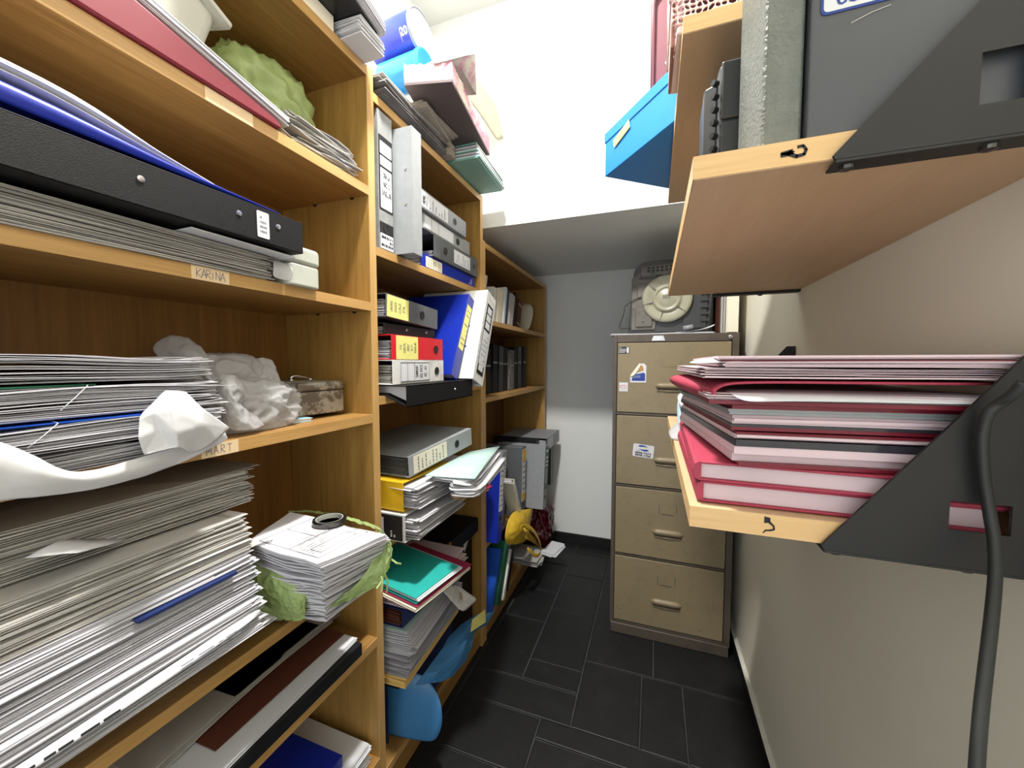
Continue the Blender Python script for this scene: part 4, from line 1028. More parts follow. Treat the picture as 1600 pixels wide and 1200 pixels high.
# these two have their spines turned towards the camera and open sides to the aisle
r, lp, L2 = binder('lever_arch_file', 'white file with black and white spine label, papers bulging, on the third shelf', FR((-.862, .834, z), -90, 0, 0), 'white_b', L=.258, D=.285, TH=.074, hole_on=False, lab=(.02, .25, .9, ''), lab_m='ink', inner='sleeve', seed=58, fill=.9)
plate(lp, 'label_field', L2 @ T(.028,0,0), .055, .05, 'paper_w', th=.0003, r=.003)
printlines(lp, L2 @ T(.085,0,.0005) @ R(90,'Z'), .05, .02, 2, 'paper_w', 7, th=.5)
P = [[(-.25,.262,.01),(-.15,.262,.012),(-.05,.262,.014)],[(-.27,.275,.03),(-.16,.285,.035),(-.05,.268,.03)],[(-.27,.27,.05),(-.16,.275,.052),(-.05,.262,.05)]]
obj('papers_bulge', stack_mb(.255, .07, .055, 22, seed=77, jit=.006, rot=2.2, wave=.002, nx=8, ny=4, M=T(-.01,.218,.006)), 'paper', r)
r = binder('lever_arch_file', 'yellow card file with frayed corner and round finger hole on the third shelf', FR((-.862, .850, z+.0795), -92, 0, 0), 'yellow', L=.248, D=.24, TH=.078, hole=.158, inner='paper', seed=59, fill=.85)
obj('papers_bulge', stack_mb(.215, .075, .060, 26, seed=78, jit=.006, rot=3, wave=.0025, nx=8, ny=4, M=T(-.014,.205,.006)), 'paper', r)
r, lp, L2 = binder('lever_arch_file', 'light grey file with cream label tilted on top of the yellow file', FR((-.612, .868, .889), -3, 0, 4), 'grey_l', L=.345, D=.27, TH=.058, hole=.245, lab=(.02, .185, .86, 'lines'), lab_m='paper_warm', inner='grey_d', seed=60, fill=.9)
t = thing('document_folder', 'pale mint card folder with loose white sheets jutting over the third shelf', 'folder', T(-.52, 1.1, .82))
O = T(.52, -1.1, -.82)
c = [Vector((-.588,.905,.887)), PZ(742,748,.872), PZ(781,697,.888), Vector((-.606,1.20,.888))]
def quad_sheet(t, name, C, m, nu=4, nv=4, amp=.002, seed=0, solid=.001, O=O, subd=1, bend=None):
    rnd = random.Random(seed); rows = []
    for i in range(nu):
        row = []
        for j in range(nv):
            u, v = i/(nu-1), j/(nv-1)
            p = (C[0]*(1-u)+C[1]*u)*(1-v) + (C[3]*(1-u)+C[2]*u)*v
            p = Vector(p) + Vector((0,0,rnd.uniform(-amp,amp)))
            if bend: p.z += bend(u, v)
            row.append(p)
        rows.append(row)
    return sheet(name, t, rows, m, subd=subd, M=O, solid=solid)
quad_sheet(t, 'cover', c, 'mint', solid=.0015, subd=0)
for k in range(9):
    dz = -.006-.0055*k; a = k/8
    rn = random.Random(k)
    C = [p + Vector((rn.uniform(-.006,.006)+.008*a, rn.uniform(-.008,.008), dz)) for p in c]
    if k > 1: C[0] += Vector((.065,0,0)); C[3] += Vector((.03,0,0))
    C[1] += Vector((.008*a, -.0,-.004)); C[2] += Vector((.03*a*rn.random(), .02*a, -.01*a))
    quad_sheet(t, 'sheet' , C, ['paper_w','sleeve','paper_w','grey_l','paper_w','paper_w'][k % 6], seed=k, amp=.003)
C = [PZ(700,772,.826), PZ(715,783,.812), PZ(768,765,.812), PZ(750,757,.826)]
quad_sheet(t, 'envelope', C, 'kraft', seed=3); quad_sheet(t, 'envelope', [p+Vector((.004,.012,.006)) for p in C], 'maroon', seed=4)
P_ = stack('paper_sheaf', 'white papers filling the third shelf behind the yellow file', 'papers', T(-.61, 1.13, z), .22, .285, .090, 30, seed=79, jit=.004, rot=1)
# ---- bottom compartment (.10) -------------------------------------------------------------
z = .1005
def fbox(name, label, cat, lo, hi, m, bevel=.003, **kw):
    t = thing(name, label, cat, T((lo[0]+hi[0])/2, lo[1], lo[2]), kw.get('group'))
    O = T(-(lo[0]+hi[0])/2, -lo[1], -lo[2]); return t, O
t, O = fbox('box_file', 'dark navy box file at the bottom of the middle bookcase pile', 'box file', (-.93,.955,z), (-.672,1.2,.30), 'navy')
obj('case', MB().box((-.93,.955,z), (-.672,1.2,.30), O), 'navy', t, bevel=.003); obj('lid_edge', MB().box((-.671,.955,.284), (-.669,1.2,.298), O), 'black', t)
t, O = fbox('box_file', 'black box file standing at the back right of the bottom compartment', 'box file', (-.92,1.215,z), (-.69,1.425,.50), 'black')
obj('case', MB().box((-.92,1.215,z), (-.70,1.425,.50), O), 'black', t, bevel=.003); obj('lid_edge', MB().box((-.70,1.215,.47), (-.697,1.425,.498), O), 'blackp', t)
t = binder('lever_arch_file', 'worn black open file lying on the black box file in bottom compartment', FR((-.672, 1.185, .503), 0, 0, 0), 'black', L=.24, D=.25, TH=.055, hole_on=False, seed=91, fill=.4, gape=.0)
obj('worn_corner', MB().box((-.004,-.0012,0),(.0012,.012,.055)), 'kraft', t, bevel=.001)
tag(obj('envelope', MB().prism([(-.03,0),(.02,0),(-.02,-.045)], 'x', 0, .002), 'paper_w', mw=T(-.688, 1.35, .50)), 'small white paper corner below the worn black open file', 'paper')
# blue curved flap
t = thing('document_folder', 'glossy blue card folder with rounded flap bending out of bottom compartment', 'folder', T(-.66, .9, z))
O = T(.66, -.9, -z)
rows = []
for i in range(9):
    v = i/8; zz = .118 + .18*v; half = math.sin(math.acos(max(-1, min(1, (v-.42)/.62))))
    row = []
    for j in range(7):
        u = j/6; x = -.84 + (.175+.112*half)*u
        row.append((x, .875 + .045*u*u - .008*u*(1-u) + .012*v, zz - .02*u*u*(1 if v < .5 else .6)))
    rows.append(row)
sheet('rounded_flap', t, rows, 'blue_fold', subd=2, M=O, solid=.001)
obj('dark_half', MB().box((-.90,.868,.102),(-.70,.874,.30), O), 'navy', t)
# pile above
grp = 'loose piles in the bottom compartment of the middle bookcase'
pile = [('black card folder with frayed edge low in the middle bookcase pile', .305, .012, 'black', -.64, .84, .33, 2, 3),
        ('mustard yellow folder corner jutting from the middle bookcase pile', .320, .030, 'manila', -.615, .838, .34, 3, 4)]
for lb, z0, h, m, xf, y0, L_, yaw, n in pile:
    tag(obj('document_folder', stack_mb(.26, L_, h, n, seed=int(z0*100), jit=.002, rot=.5, wave=.0015, thick=.9), m, mw=FR((xf, y0, z0), yaw, 0, 0)), lb, 'folder')
o = stack('plastic_sleeves', 'clear plastic sleeves of papers above the mustard folder', 'papers', FR((-.605, .842, .352), 4, 0, 0), .26, .33, .060, 20, m='sleeve', seed=92, jit=.006, rot=2, wave=.004, thick=.6)
o = stack('paper_sheaf', 'fanned white and grey papers in the middle of the bottom compartment pile', 'papers', FR((-.600, .842, .414), 3, 0, 0), .26, .31, .062, 26, seed=93, jit=.006, rot=2.2, wave=.003, m='paper', thick=.7)
tag(obj('paper_sheet', stack_mb(.25,.12,.004,2,seed=5,wave=.002), 'mint', mw=FR((-.604,.838,.479), 5,0,0)), 'pale blue sheet jutting under the blue file in bottom compartment', 'paper')
t = binder('lever_arch_file', 'small blue file with maroon edge in the bottom compartment pile', FR((-.620, .838, .486), 0, 0, 0), 'navy', L=.16, D=.26, TH=.052, hole_on=False, seed=94, inner='brown')
o = stack('paper_sheaf', 'newspaper and plastic bag papers beside the blue file, bottom compartment', 'papers', FR((-.595, 1.030, .482), 0, 0, 0), .26, .130, .064, 22, seed=95, jit=.005, rot=2.5, wave=.003, m='paper_old', thick=.7)
t = thing('plastic_bag', 'small grey bag with a gold print lying on the pile edge', 'plastic bag', T(-.55, 1.05, .54))
O = T(.55, -1.05, -.54)
C = [PX(684,915,-.59), PX(722,958,-.562), PX(747,936,-.552), PX(716,916,-.59)]
quad_sheet(t, 'film', C, 'white_b', amp=.002, seed=5, O=O, subd=2)
Mg = onface(O @ (Vector((C[0]+C[1]+C[2]+C[3]))/4), (C[1]-C[0]), (C[3]-C[0]).cross(C[1]-C[0]).cross(C[1]-C[0])*-1)
pen(t, [(-.012,.0),(-.004,.010),(.006,.008),(.012,.0),(.004,-.008),(-.006,-.006),(.0,.004),(.008,-.002)], [.003]*8, Mg @ T(0,0,.003), 'gold_print').data.materials[0] = K['kraft']
# pinkish papers, maroon folder , turquoise folder
o = stack('paper_sheaf', 'white and pink papers under the maroon folder in bottom compartment', 'papers', FR((-.592, .838, .546), 2, 0, 0), .26, .32, .020, 8, seed=96, m='paper_pink', jit=.004, rot=1.5)
t = thing('document_folder', 'maroon card folder lying under the turquoise folder', 'folder', FR((-.550, .797, .572), -9, 3, 0))
obj('back_cover', stack_mb(.24, .24, .0015, 1, seed=2, jit=0, rot=0, wave=.0003), 'maroon', t); obj('papers', stack_mb(.235, .235, .0075, 5, seed=3, jit=.002, rot=.3, wave=.0003, M=T(-.001,.001,.0020)), 'paper_warm', t); obj('front_cover', stack_mb(.24, .24, .0015, 1, seed=2, jit=0, rot=0, wave=.0003, M=T(0,.004,.0115)), 'maroon', t)
t = thing('document_folder', 'turquoise card folder on top of the bottom compartment pile', 'folder', FR((-.554, .806, .588), -9, 3, 0))
obj('back_cover', stack_mb(.24, .185, .0015, 1, seed=4, jit=0, rot=0, wave=.0003), 'teal', t); obj('papers', stack_mb(.235, .183, .010, 6, seed=5, jit=.002, rot=.5, wave=.0004, M=T(.001,.006,.0020)), 'paper_w', t); obj('front_cover', stack_mb(.24, .18, .0015, 1, seed=4, jit=0, rot=0, wave=.0004, M=T(-.003,0,.0135)), 'teal', t)
# big blue folder hanging out with note
t = thing('document_folder', 'torn bright blue folder with yellow note drooping over the bottom shelf edge', 'folder', T(-.58, 1.1, .30))
O = T(.58, -1.1, -.30)
rows = [pxrow([(775,951,-.575),(768,956,-.58),(745,960,-.60),(722,975,-.62)]),
        pxrow([(761,976,-.57),(748,978,-.565),(726,985,-.59),(702,995,-.62)]),
        pxrow([(742,986,-.565),(730,1000,-.56),(712,1010,-.58),(690,1015,-.61)]),
        pxrow([(737,1008,-.56),(722,1022,-.555),(700,1030,-.575),(675,1035,-.605)]),
        pxrow([(727,1035,-.56),(712,1045,-.56),(685,1050,-.575),(662,1052,-.60)]),
        pxrow([(705,1058,-.565),(690,1064,-.57),(668,1068,-.585),(648,1070,-.60)])]
sheet('cover', t, wad(rows, 3, .002), 'blue_fold', subd=2, M=O, solid=.0012, crump=.006, cscale=.05, flat=True)
a, b_, c_ = PX(738,966,-.580), PX(757,951,-.572), PX(735,986,-.575)
mb = MB(); q = [PX(737,968,-.572), PX(757,952,-.566), PX(758,972,-.562), PX(734,988,-.563)]; mb.add([O @ (p+Vector((.004,-.003,.003))) for p in q], [(0,1,2,3)])
obj('sticky_note', mb, 'paper_yel', t, solid=.0005)
t = stack('paper_sheaf', 'long white sheets fanned over the torn blue folder', 'papers', FR((-.60, .87, .318), 0, 9, 0), .24, .36, .03, 9, seed=97, jit=.006, rot=2.5, wave=.003, m='paper', thick=.6)
bpy.data.objects.remove(t)

# ================================================================== ON TOP OF THE MIDDLE BOOKCASE
z = 1.867
t = thing('plastic_bag_bundle', 'flattened dark plastic bags and papers along the middle bookcase top edge', 'papers', FR((-.640, .825, 1.868), 0, 0, 0))
obj('bags', stack_mb(.17, .30, .026, 6, seed=101, jit=.004, rot=1.2, wave=.004, thick=.9, curl=.004), 'cloth_d', t, smooth=True)
obj('papers', stack_mb(.18, .27, .014, 8, seed=102, jit=.006, rot=2, wave=.003, M=T(.0, -.005, .027)), 'paper_old', t)
t = tag(obj('plastic_bag_bundle', stack_mb(.05, .115, .02, 9, seed=103, jit=.005, rot=5, wave=.003, curl=.004), 'paper_old', mw=FR((-.640, .688, 1.9095), 0, 0, 0)), 'crumpled white and grey papers where the two bookcase tops meet', 'papers')
bpy.data.objects.remove(t)
o = tag(obj('grey_cloth', bag_mesh((0,0,.033), (.13,.15,.042), 21, flat=0, ridged=.18, fine=.06, power=5, fscale=1.4), 'cloth_g', smooth=True, mw=T(-.765,.985,1.8685)), 'folded grey brown cloth under the torn carton, middle bookcase top', 'cloth')
bpy.data.objects.remove(o)
t = thing('folded_cloth', 'folded grey brown cloth under the torn carton, middle bookcase top', 'cloth', T(-.64, .97, 1.868))
O = T(.64, -.97, -1.868)
obj('fabric', stack_mb(.22, .19, .0235, 3, seed=104, jit=.004, rot=4, wave=.004, thick=.95, M=T(.02,.0,.0420)), 'cloth_g', t, smooth=True)
obj('fabric_fold', stack_mb(.20, .035, .042, 3, seed=105, jit=.001, rot=1, wave=.002, thick=.95, M=T(.01,.168,.0)), 'cloth_g', t, smooth=True)
# torn carton
BX = [PZ(631,134,1.936), PZ(706,128,1.936), PZ(765,243,1.936), PZ(697,246,1.936)]
t = thing('cardboard_carton', 'torn dark carton with pink and white printed sides jutting over bookcase top', 'box', T(-.62, 1.08, 1.936))
O = T(.62, -1.08, -1.936)
def pbox(C, z0, z1, t_=.003):
    mb = MB(); n = len(C)
    mb.add([O @ Vector((p.x,p.y,z0)) for p in C] + [O @ Vector((p.x,p.y,z1)) for p in C], [tuple(range(n))[::-1], tuple(range(n,2*n))] + [(i,(i+1)%n,n+(i+1)%n,n+i) for i in range(n)]); return mb
obj('base', pbox(BX, 1.936, 1.944), 'box_dark', t, bevel=.001)
c0 = sum((Vector(p) for p in BX), Vector())/4
IN = [c0 + (Vector(p)-c0)*.985 for p in BX]
rnd = random.Random(2)
# printed side walls with ragged upper edges
for k in range(4):
    a, b = IN[k], IN[(k+1) % 4]; rows = [[], [], []]; n_ = 12
    for j in range(n_+1):
        p = a.lerp(b, j/n_); out = (p-c0).normalized()*rnd.uniform(-.002,.003)
        rows[0].append((p.x,p.y,1.944)); rows[1].append((p.x+out.x,p.y+out.y,1.968)); rows[2].append((p.x-out.x*2,p.y-out.y*2,1.991+rnd.uniform(-.006,.006)))
    obj('printed_side', MB().grid(rows, O), 'box_pink', t, solid=.002)
obj('contents', pbox([c0 + (Vector(p)-c0)*.93 for p in BX], 1.944, 1.982), 'white_torn', t, bevel=.004)
P = wad([[(-.56,.93,1.985),(-.52,.94,1.99),(-.49,.95,2.0)],[(-.55,.98,1.99),(-.51,1.0,2.01),(-.475,.99,2.03)],[(-.56,1.06,1.985),(-.53,1.08,1.99),(-.51,1.08,1.985)]], 4, .005)
sheet('torn_flap', t, P, 'white_torn', subd=0, M=O, solid=.001)
t = thing('card_folder', 'cream card with a tan corner behind the torn carton', 'folder', T(-.58,1.22,1.945))
O2 = T(.58,-1.22,-1.945)
C = [PX(726,104,-.66), PX(800,212,-.575), PX(775,218,-.60), PX(700,120,-.70)]
rows = [[PX(722,96,-.68),PX(748,128,-.66),PX(775,165,-.635),PX(791,196,-.62)],[PX(722,118,-.65),PX(748,150,-.63),PX(772,185,-.615),PX(788,216,-.60)],[PX(716,135,-.655),PX(742,168,-.64),PX(765,200,-.62),PX(777,222,-.61)]]
sheet('card', t, rows, 'cream_d', subd=2, M=O2, solid=.0015)
mb = MB(); mb.add([O2 @ p for p in (PX(789,195,-.615),PX(806,213,-.60),PX(786,218,-.60))], [(0,1,2)]); obj('tan_corner', mb, 'kraft', t, solid=.0015)
# teal folder of papers
t = thing('document_folder', 'dusty green plastic folder of papers hanging over the far end of bookcase top', 'folder', T(-.62,1.2,1.868))
O = T(.62,-1.2,-1.868)
C = [Vector((-.64,1.165,1.868)), Vector((-.555,1.185,1.870)), Vector((-.572,1.445,1.872)), Vector((-.66,1.445,1.868))]
C2 = [Vector((-.90,1.18,1.868)), C[1], C[2], Vector((-.90,1.44,1.868))]
obj('cover', pbox(C2, 1.868, 1.871), 'seafoam', t, bevel=.0008)
for k in range(8):
    d = (.006-.0015*k) if k < 5 else -.002; C3 = [C2[0], C2[1]+Vector((d+.002*(k%3),.004*(k%2),0)), C2[2]+Vector((d+.003*((k*2)%3),.006*(k%3),0)), C2[3]]
    obj(['plastic_sheet','paper'][k % 2], pbox(C3, 1.8715+k*.0052, 1.8735+k*.0052+.0016), ['seafoam','paper_w','sleeve','paper_old'][k % 4], t)
obj('top_cover', pbox([C2[0], C2[1]+Vector((-.004,0,0)), C2[2]+Vector((-.006,-.006,0)), C2[3]], 1.915, 1.917), 'seafoam', t)
# cans
def cyl_thing(name, label, cat, c, r_, L_, yaw, m, cap, rim=None):
    M = Matrix.Translation(c) @ R(yaw,'Z') @ R(90,'Y')
    t = thing(name, label, cat, M)
    obj('body', MB().lathe([(r_*.97,-L_),(r_,-L_+.003),(r_,-.004),(r_*.97,0)], 48), m, t, smooth=False)
    return t
c = PY(657,50,1.0)
t = cyl_thing('tin_can', 'dark blue cylindrical tin printed 20 with white lid, lying on bookcase top', 'can', c, .0535, .155, -4, 'can_blue', None)
for f_ in t.children[0].data.polygons: f_.use_smooth = len(f_.vertices) == 4
obj('lid', MB().lathe([(.0555,-.006),(.0565,-.003),(.0565,.003),(.0545,.004),(.052,.0015),(.02,.001),(.001,.001)], 48), 'lid_p', t, smooth=False)
def oncyl(r_, ang, along):  # frame on the can side; ang measured around axis, u along +z(local)
    a = math.radians(ang); n = Vector((math.cos(a), math.sin(a), 0)); u = Vector((0,0,1)); v = n.cross(u)
    return onface(n*(r_+.0004)+Vector((0,0,along)), v, u)
# local z is +x world: local x -> -z world, local y -> y world; camera-facing side is local -y
tm = text(t, '20', .026, Matrix.Identity(4), 'paper_w', bold=.0008)
for v in tm.data.vertices:
    a_ = math.radians(-62) + v.co.y/.0535*-1; v.co = Vector((math.cos(a_)*.0539, math.sin(a_)*.0539, -.022+v.co.x*1.0))
mb = MB(); mb.tube([(math.cos(math.radians(a_))*.0535, math.sin(math.radians(a_))*.0535, -.034+.0*a_) for a_ in range(-40,-75,-5)], .0006, 5); obj('print_line', mb, 'paper_w', t)
for al in (-.062,-.067):
    mb = MB(); mb.tube([(math.cos(math.radians(a_))*.0535, math.sin(math.radians(a_))*.0535, al+.006*(a_+150)/20) for a_ in range(-150,-130,5)], .0009, 5); obj('print_line', mb, 'paper_w', t)
c2 = PY(667,100,1.0); c2.z = 1.994+.047
t = cyl_thing('plastic_tub', 'light blue plastic cylinder lying under the dark blue tin', 'tub', c2, .0455, .15, -4, 'lightblue', None)
for f_ in t.children[0].data.polygons: f_.use_smooth = len(f_.vertices) == 4
obj('lid', MB().lathe([(.0475,-.014),(.048,-.01),(.0475,-.002),(.043,0),(.001,0)], 48), 'lightblue', t)

# ================================================================== LOW FAR BOOKCASE CONTENTS
rnd = random.Random(12)
z = 1.3805
yb_ = 1.63
specs = [('white and red paperback with pale spine, leftmost leaning book, far top shelf', 1.640, .040, .165, 'white_b', 9, -.70), ('cream and red paperback beside a white one on the far top shelf', 1.700, .045, .170, 'paper_warm', 10, -.695),
         ('thin white book standing between cream and dark blue books', 1.760, .018, .190, 'white_p', 12, -.69), ('dark blue hardback on the far top shelf', 1.795, .035, .185, 'navy', 13, -.70),
         ('grey white magazine bundle beside the dark blue hardback', 1.85, .05, .170, 'paper_old', 15, -.695), ('black hardback near the right end of the far top shelf', 1.93, .045, .190, 'black', 15, -.71), ('brown hardback with gilt bands on the far top shelf', 2.00, .060, .165, 'brown', 17, -.71)]
for lb, y, th, h, m, lean, xf in specs:
    t = thing('book', lb, 'book', UP((xf, y+th, z), lean), 'books on the top shelf of the far bookcase')
    obj('cover', MB().box((-.14,0,0),(0,h,.003)).box((-.14,0,th-.003),(0,h,th)).box((-.003,0,0),(0,h,th)), m, t, bevel=.001)
    obj('pages', MB().box((-.136,.003,.0035),(-.004,h-.003,th-.0035)), 'paper_warm', t)
    if 'gilt' in lb:
        obj('gilt_band', MB().box((0,.02,.005),(.0006,.028,th-.005)), 'manila', t); obj('gilt_band', MB().box((0,.13,.005),(.0006,.138,th-.005)), 'manila', t)
t = thing('magazine', 'thin cream magazine leaning bent against the far bookcase end panel', 'magazine', T(-.70, 2.14, z+.004))
sheet('pages', t, [[(0,0,.002),(-.14,0,.002)],[(0,.06,.012),(-.14,.06,.012)],[(0,.115,.06),(-.14,.115,.06)],[(0,.19,.19),(-.14,.19,.19)]], 'paper_warm', subd=2, solid=.006)
t = tag(obj('rolled_paper', MB().tube([(0,0,.0),(0,.012,.12),(.0,.02,.20)], [.016,.014,.02], 12), 'paper_old', smooth=True, mw=T(-.72, 1.572, z+.002)), 'white paper roll standing at the left end of the far top shelf', 'paper')
z = 1.0525
for k in range(9):
    th = .055+.01*rnd.random(); y = 1.53+.075*k; h = .21+.03*rnd.random()
    m = ['grey_d','black','black','blackp','black','cloth_d','black','blackp','black'][k]
    w_ = ['grey','worn','dark','tall','black','greyish','plain','dull','last'][k]
    t = thing('book', f'dark hardback in the row on the dim middle shelf of the far bookcase, number of its row from the left hidden', 'book', UP((-.72+.01*rnd.random(), y+th, z), 2), 'dark hardbacks on the far middle shelf')
    t['label'] = ['first','second','third','fourth','fifth','sixth','seventh','eighth','ninth'][k] + ' dark hardback from the left on the dim middle shelf, far bookcase'
    obj('cover', MB().box((-.16,0,0),(0,h,.003)).box((-.16,0,th-.003),(0,h,th)).box((-.003,0,0),(0,h,th)), m, t, bevel=.001)
    obj('pages', MB().box((-.156,.003,.0035),(-.004,h-.003,th-.0035)), 'paper_old', t)
    obj('band', MB().box((0,h*.6,.004),(.0005,h*.64,th-.004)), 'grey_l' if k % 2 else 'grey', t)
z = .4255
grp = 'files standing on the lower shelf of the far bookcase'
r, lp, L2 = binder('lever_arch_file', 'blue file with white A4 spine label, first on the far lower shelf', UP((-.612, 1.535, z), 7, 0), 'royal', L=.335, D=.28, TH=.055, hole=.10, lab=(.13,.325,.75,'lines'), group=grp, seed=111)
text(lp, 'A4', .014, L2 @ T(.075,0,.0003) @ R(90,'Z'), 'ink', bold=.0004)
r, lp, L2 = binder('lever_arch_file', 'grey file set back behind the blue file, far lower shelf', UP((-.67, 1.62, z), 7, 0), 'grey', L=.36, D=.25, TH=.06, hole=.08, lab=(.15,.32,.6,'lines'), group=grp, seed=112)
r, lp, L2 = binder('lever_arch_file', 'light grey taller file left of the yellow labelled file, far lower shelf', UP((-.665, 1.70, z), 7, 0), 'grey_l', L=.35, D=.25, TH=.06, hole_on=False, lab=(.15,.32,.6,'lines'), lab_m='paper_warm', group=grp, seed=113)
r, lp, L2 = binder('document_folder', 'cream card folder slumped in front of the grey files, far lower shelf', UP((-.60, 1.765, z+.055), -28, 0), 'paper_warm', L=.20, D=.050, TH=.03, hole_on=False, lab=(.02,.19,.5,'lines'), group=grp, seed=114, cat='folder')
r, lp, L2 = binder('lever_arch_file', 'purple grey file with yellow and white spine label, far lower shelf', UP((-.612, 1.86, z), 3, 0), 'grey_d', L=.345, D=.26, TH=.062, hole=.05, lab=(.07,.335,.85,'lines'), lab_m='paper_w', group=grp, seed=115)
plate(lp, 'yellow_panel', L2 @ T(.10,0,.0), .06, .05, 'yellow', th=.0004); plate(lp, 'yellow_panel', L2 @ T(-.11,0,.0), .04, .05, 'yellow', th=.0004)
r = binder('document_folder', 'dark red folder between the yellow labelled and the big grey file', UP((-.65, 1.90, z), 3, 0), 'maroon', L=.335, D=.25, TH=.03, hole_on=False, group=grp, seed=116, cat='folder')
r, lp, L2 = binder('lever_arch_file', 'big grey file with dark green and white spine label jutting out', UP((-.555, 1.905, z-.0), 9, 0, 0), 'grey', L=.33, D=.27, TH=.075, hole=.06, lab=(.10,.32,.9,''), lab_m='green', group=grp, seed=117)
for a in (.015,.035,.055,.09): plate(lp, 'label_field', L2 @ T(a,0,0), .011, .045, 'white_p', th=.0003)
plate(lp, 'label_field', L2 @ T(-.04,0,0), .08, .035, 'grey_l', th=.0003)
bpy.context.view_layer.update()
r.matrix_world = UP((-.528, 1.975, z), 9, 0)
r, lp, L2 = binder('lever_arch_file', 'black shiny file with silver foil edge at the right end of the far lower shelf', UP((-.600, 2.045, z), 6, 0), 'blackp', L=.35, D=.26, TH=.05, hole_on=False, lab=(.02,.30,.4,'lines'), lab_m='steel', group=grp, seed=118)
binder('lever_arch_file', 'dark grey board file standing last before the back wall, far lower shelf', UP((-.60, 2.395, z), 0, 0), 'grey_d', L=.27, D=.27, TH=.05, hole_on=False, group=grp, seed=121)
r, lp, L2 = binder('lever_arch_file', 'grey file lying across the tops of the standing files', FR((-.560, 2.105, .6985), 0, 0, 0), 'grey', L=.295, D=.28, TH=.072, hole_on=False, lab=(.02,.13,.8,'lines'), lab_m='white_p', seed=119)
binder('lever_arch_file', 'grey file standing far back under the lying grey file', UP((-.66, 2.24, z), 0, 0), 'grey', L=.27, D=.25, TH=.07, hole_on=False, group=grp, seed=122)
# bottom of the far bookcase
z = .1005
grp = 'folders slumped on the floor-level shelf of the far bookcase'
binder('document_folder', 'blue folder leaning steeply beside the left panel, far bookcase bottom', UP((-.645, 1.515, z), 26, 0), 'blue', L=.26, D=.24, TH=.022, hole_on=False, group=grp, seed=131, cat='folder')
binder('lever_arch_file', 'dark green file leaning on the far bookcase bottom shelf', UP((-.635, 1.575, z), 28, 0), 'green', L=.27, D=.25, TH=.045, hole_on=False, group=grp, seed=132)
binder('document_folder', 'white folder leaning on the green file, far bookcase bottom', UP((-.630, 1.615, z), 28, 0), 'white_b', L=.22, D=.24, TH=.02, hole_on=False, group=grp, seed=133, cat='folder')
binder('lever_arch_file', 'black file leaning among folders at far bookcase bottom', UP((-.64, 1.69, z), 30, 0), 'black', L=.25, D=.24, TH=.05, hole_on=False, group=grp, seed=134)
tag(obj('paper_sheaf', stack_mb(.24, .16, .03, 10, seed=135, jit=.008, rot=4, wave=.003), 'paper_old', mw=T(-.57, 1.95, z)), 'old papers with brown envelopes slumping off far bookcase bottom', 'papers')
tag(obj('paper_sheaf', stack_mb(.08, .15, .012, 5, seed=136, jit=.006, rot=5, wave=.003), 'paper_w', mw=FR((-.50, 2.02, .131), -12, 0, 0)), 'white papers and brown envelope jutting over the floor near the back wall', 'papers')
# yellow tote bag hanging between the files
t = thing('tote_bag', 'mustard yellow cloth tote bag with looped handles stuffed under the grey files', 'tote bag', T(-.60,1.9,.30))
O = T(.60,-1.9,-.30)
rows = [pxrow([(800,800,-.62),(815,797,-.60),(830,795,-.60),(832,785,-.62)]), pxrow([(790,820,-.62),(808,815,-.58),(822,812,-.57),(832,800,-.60)]), pxrow([(788,845,-.62),(805,838,-.58),(820,832,-.57),(826,822,-.58)]), pxrow([(794,852,-.62),(806,852,-.59),(820,848,-.58),(824,838,-.58)])]
sheet('body', t, wad(rows, 1, .004), 'bag_yellow', subd=3, M=O, solid=.002, crump=.012, cscale=.05)
for a in ([(812,833,-.575),(812,822,-.56),(822,820,-.55),(836,830,-.54),(845,850,-.54),(846,862,-.54),(840,870,-.545),(832,866,-.55),(824,856,-.56)], [(820,838,-.56),(832,842,-.55),(842,852,-.545)], [(818,826,-.565),(828,836,-.55),(838,846,-.545)]):
    pts = [O @ PX(*p) for p in a]
    mb = MB(); L_ = []
    for i, p in enumerate(pts):
        d = (pts[min(i+1,len(pts)-1)]-pts[max(i-1,0)]).normalized(); n = d.cross(Vector((1,.2,.1))).normalized()*.011
        L_.append((p-n, p, p+n))
    obj('handle', mb.grid(L_), 'bag_yellow', t, subd=1, solid=.002, smooth=True)
o = tag(obj('gift_bag', bag_mesh((0,0,.10),(.085,.095,.11), 33, flat=0, ridged=.2, fine=.07, power=4), 'bag_red', smooth=True, mw=T(-.66, 2.262, z+.001)), 'dark red glossy bag crumpled at the far end below the files', 'bag')
# ================================================================== ON THE FILING CABINET
z = 1.3165
t = thing('paper_sheaf', 'white papers with curled corner lying on top of the filing cabinet', 'papers', T(.02, 1.735, z))
obj('sheets', stack_mb(.40, .30, .007, 4, seed=141, jit=.004, rot=1, wave=.001, M=T(.20,.0,0)), 'paper_w', t)
sheet('curled_corner', t, [[(.06,-.005,.008),(.14,-.006,.010),(.205,-.004,.028)],[(.06,.025,.009),(.15,.025,.012),(.205,.025,.040)],[(.06,.05,.009),(.14,.05,.010),(.205,.05,.034)]], 'paper_w', subd=2)
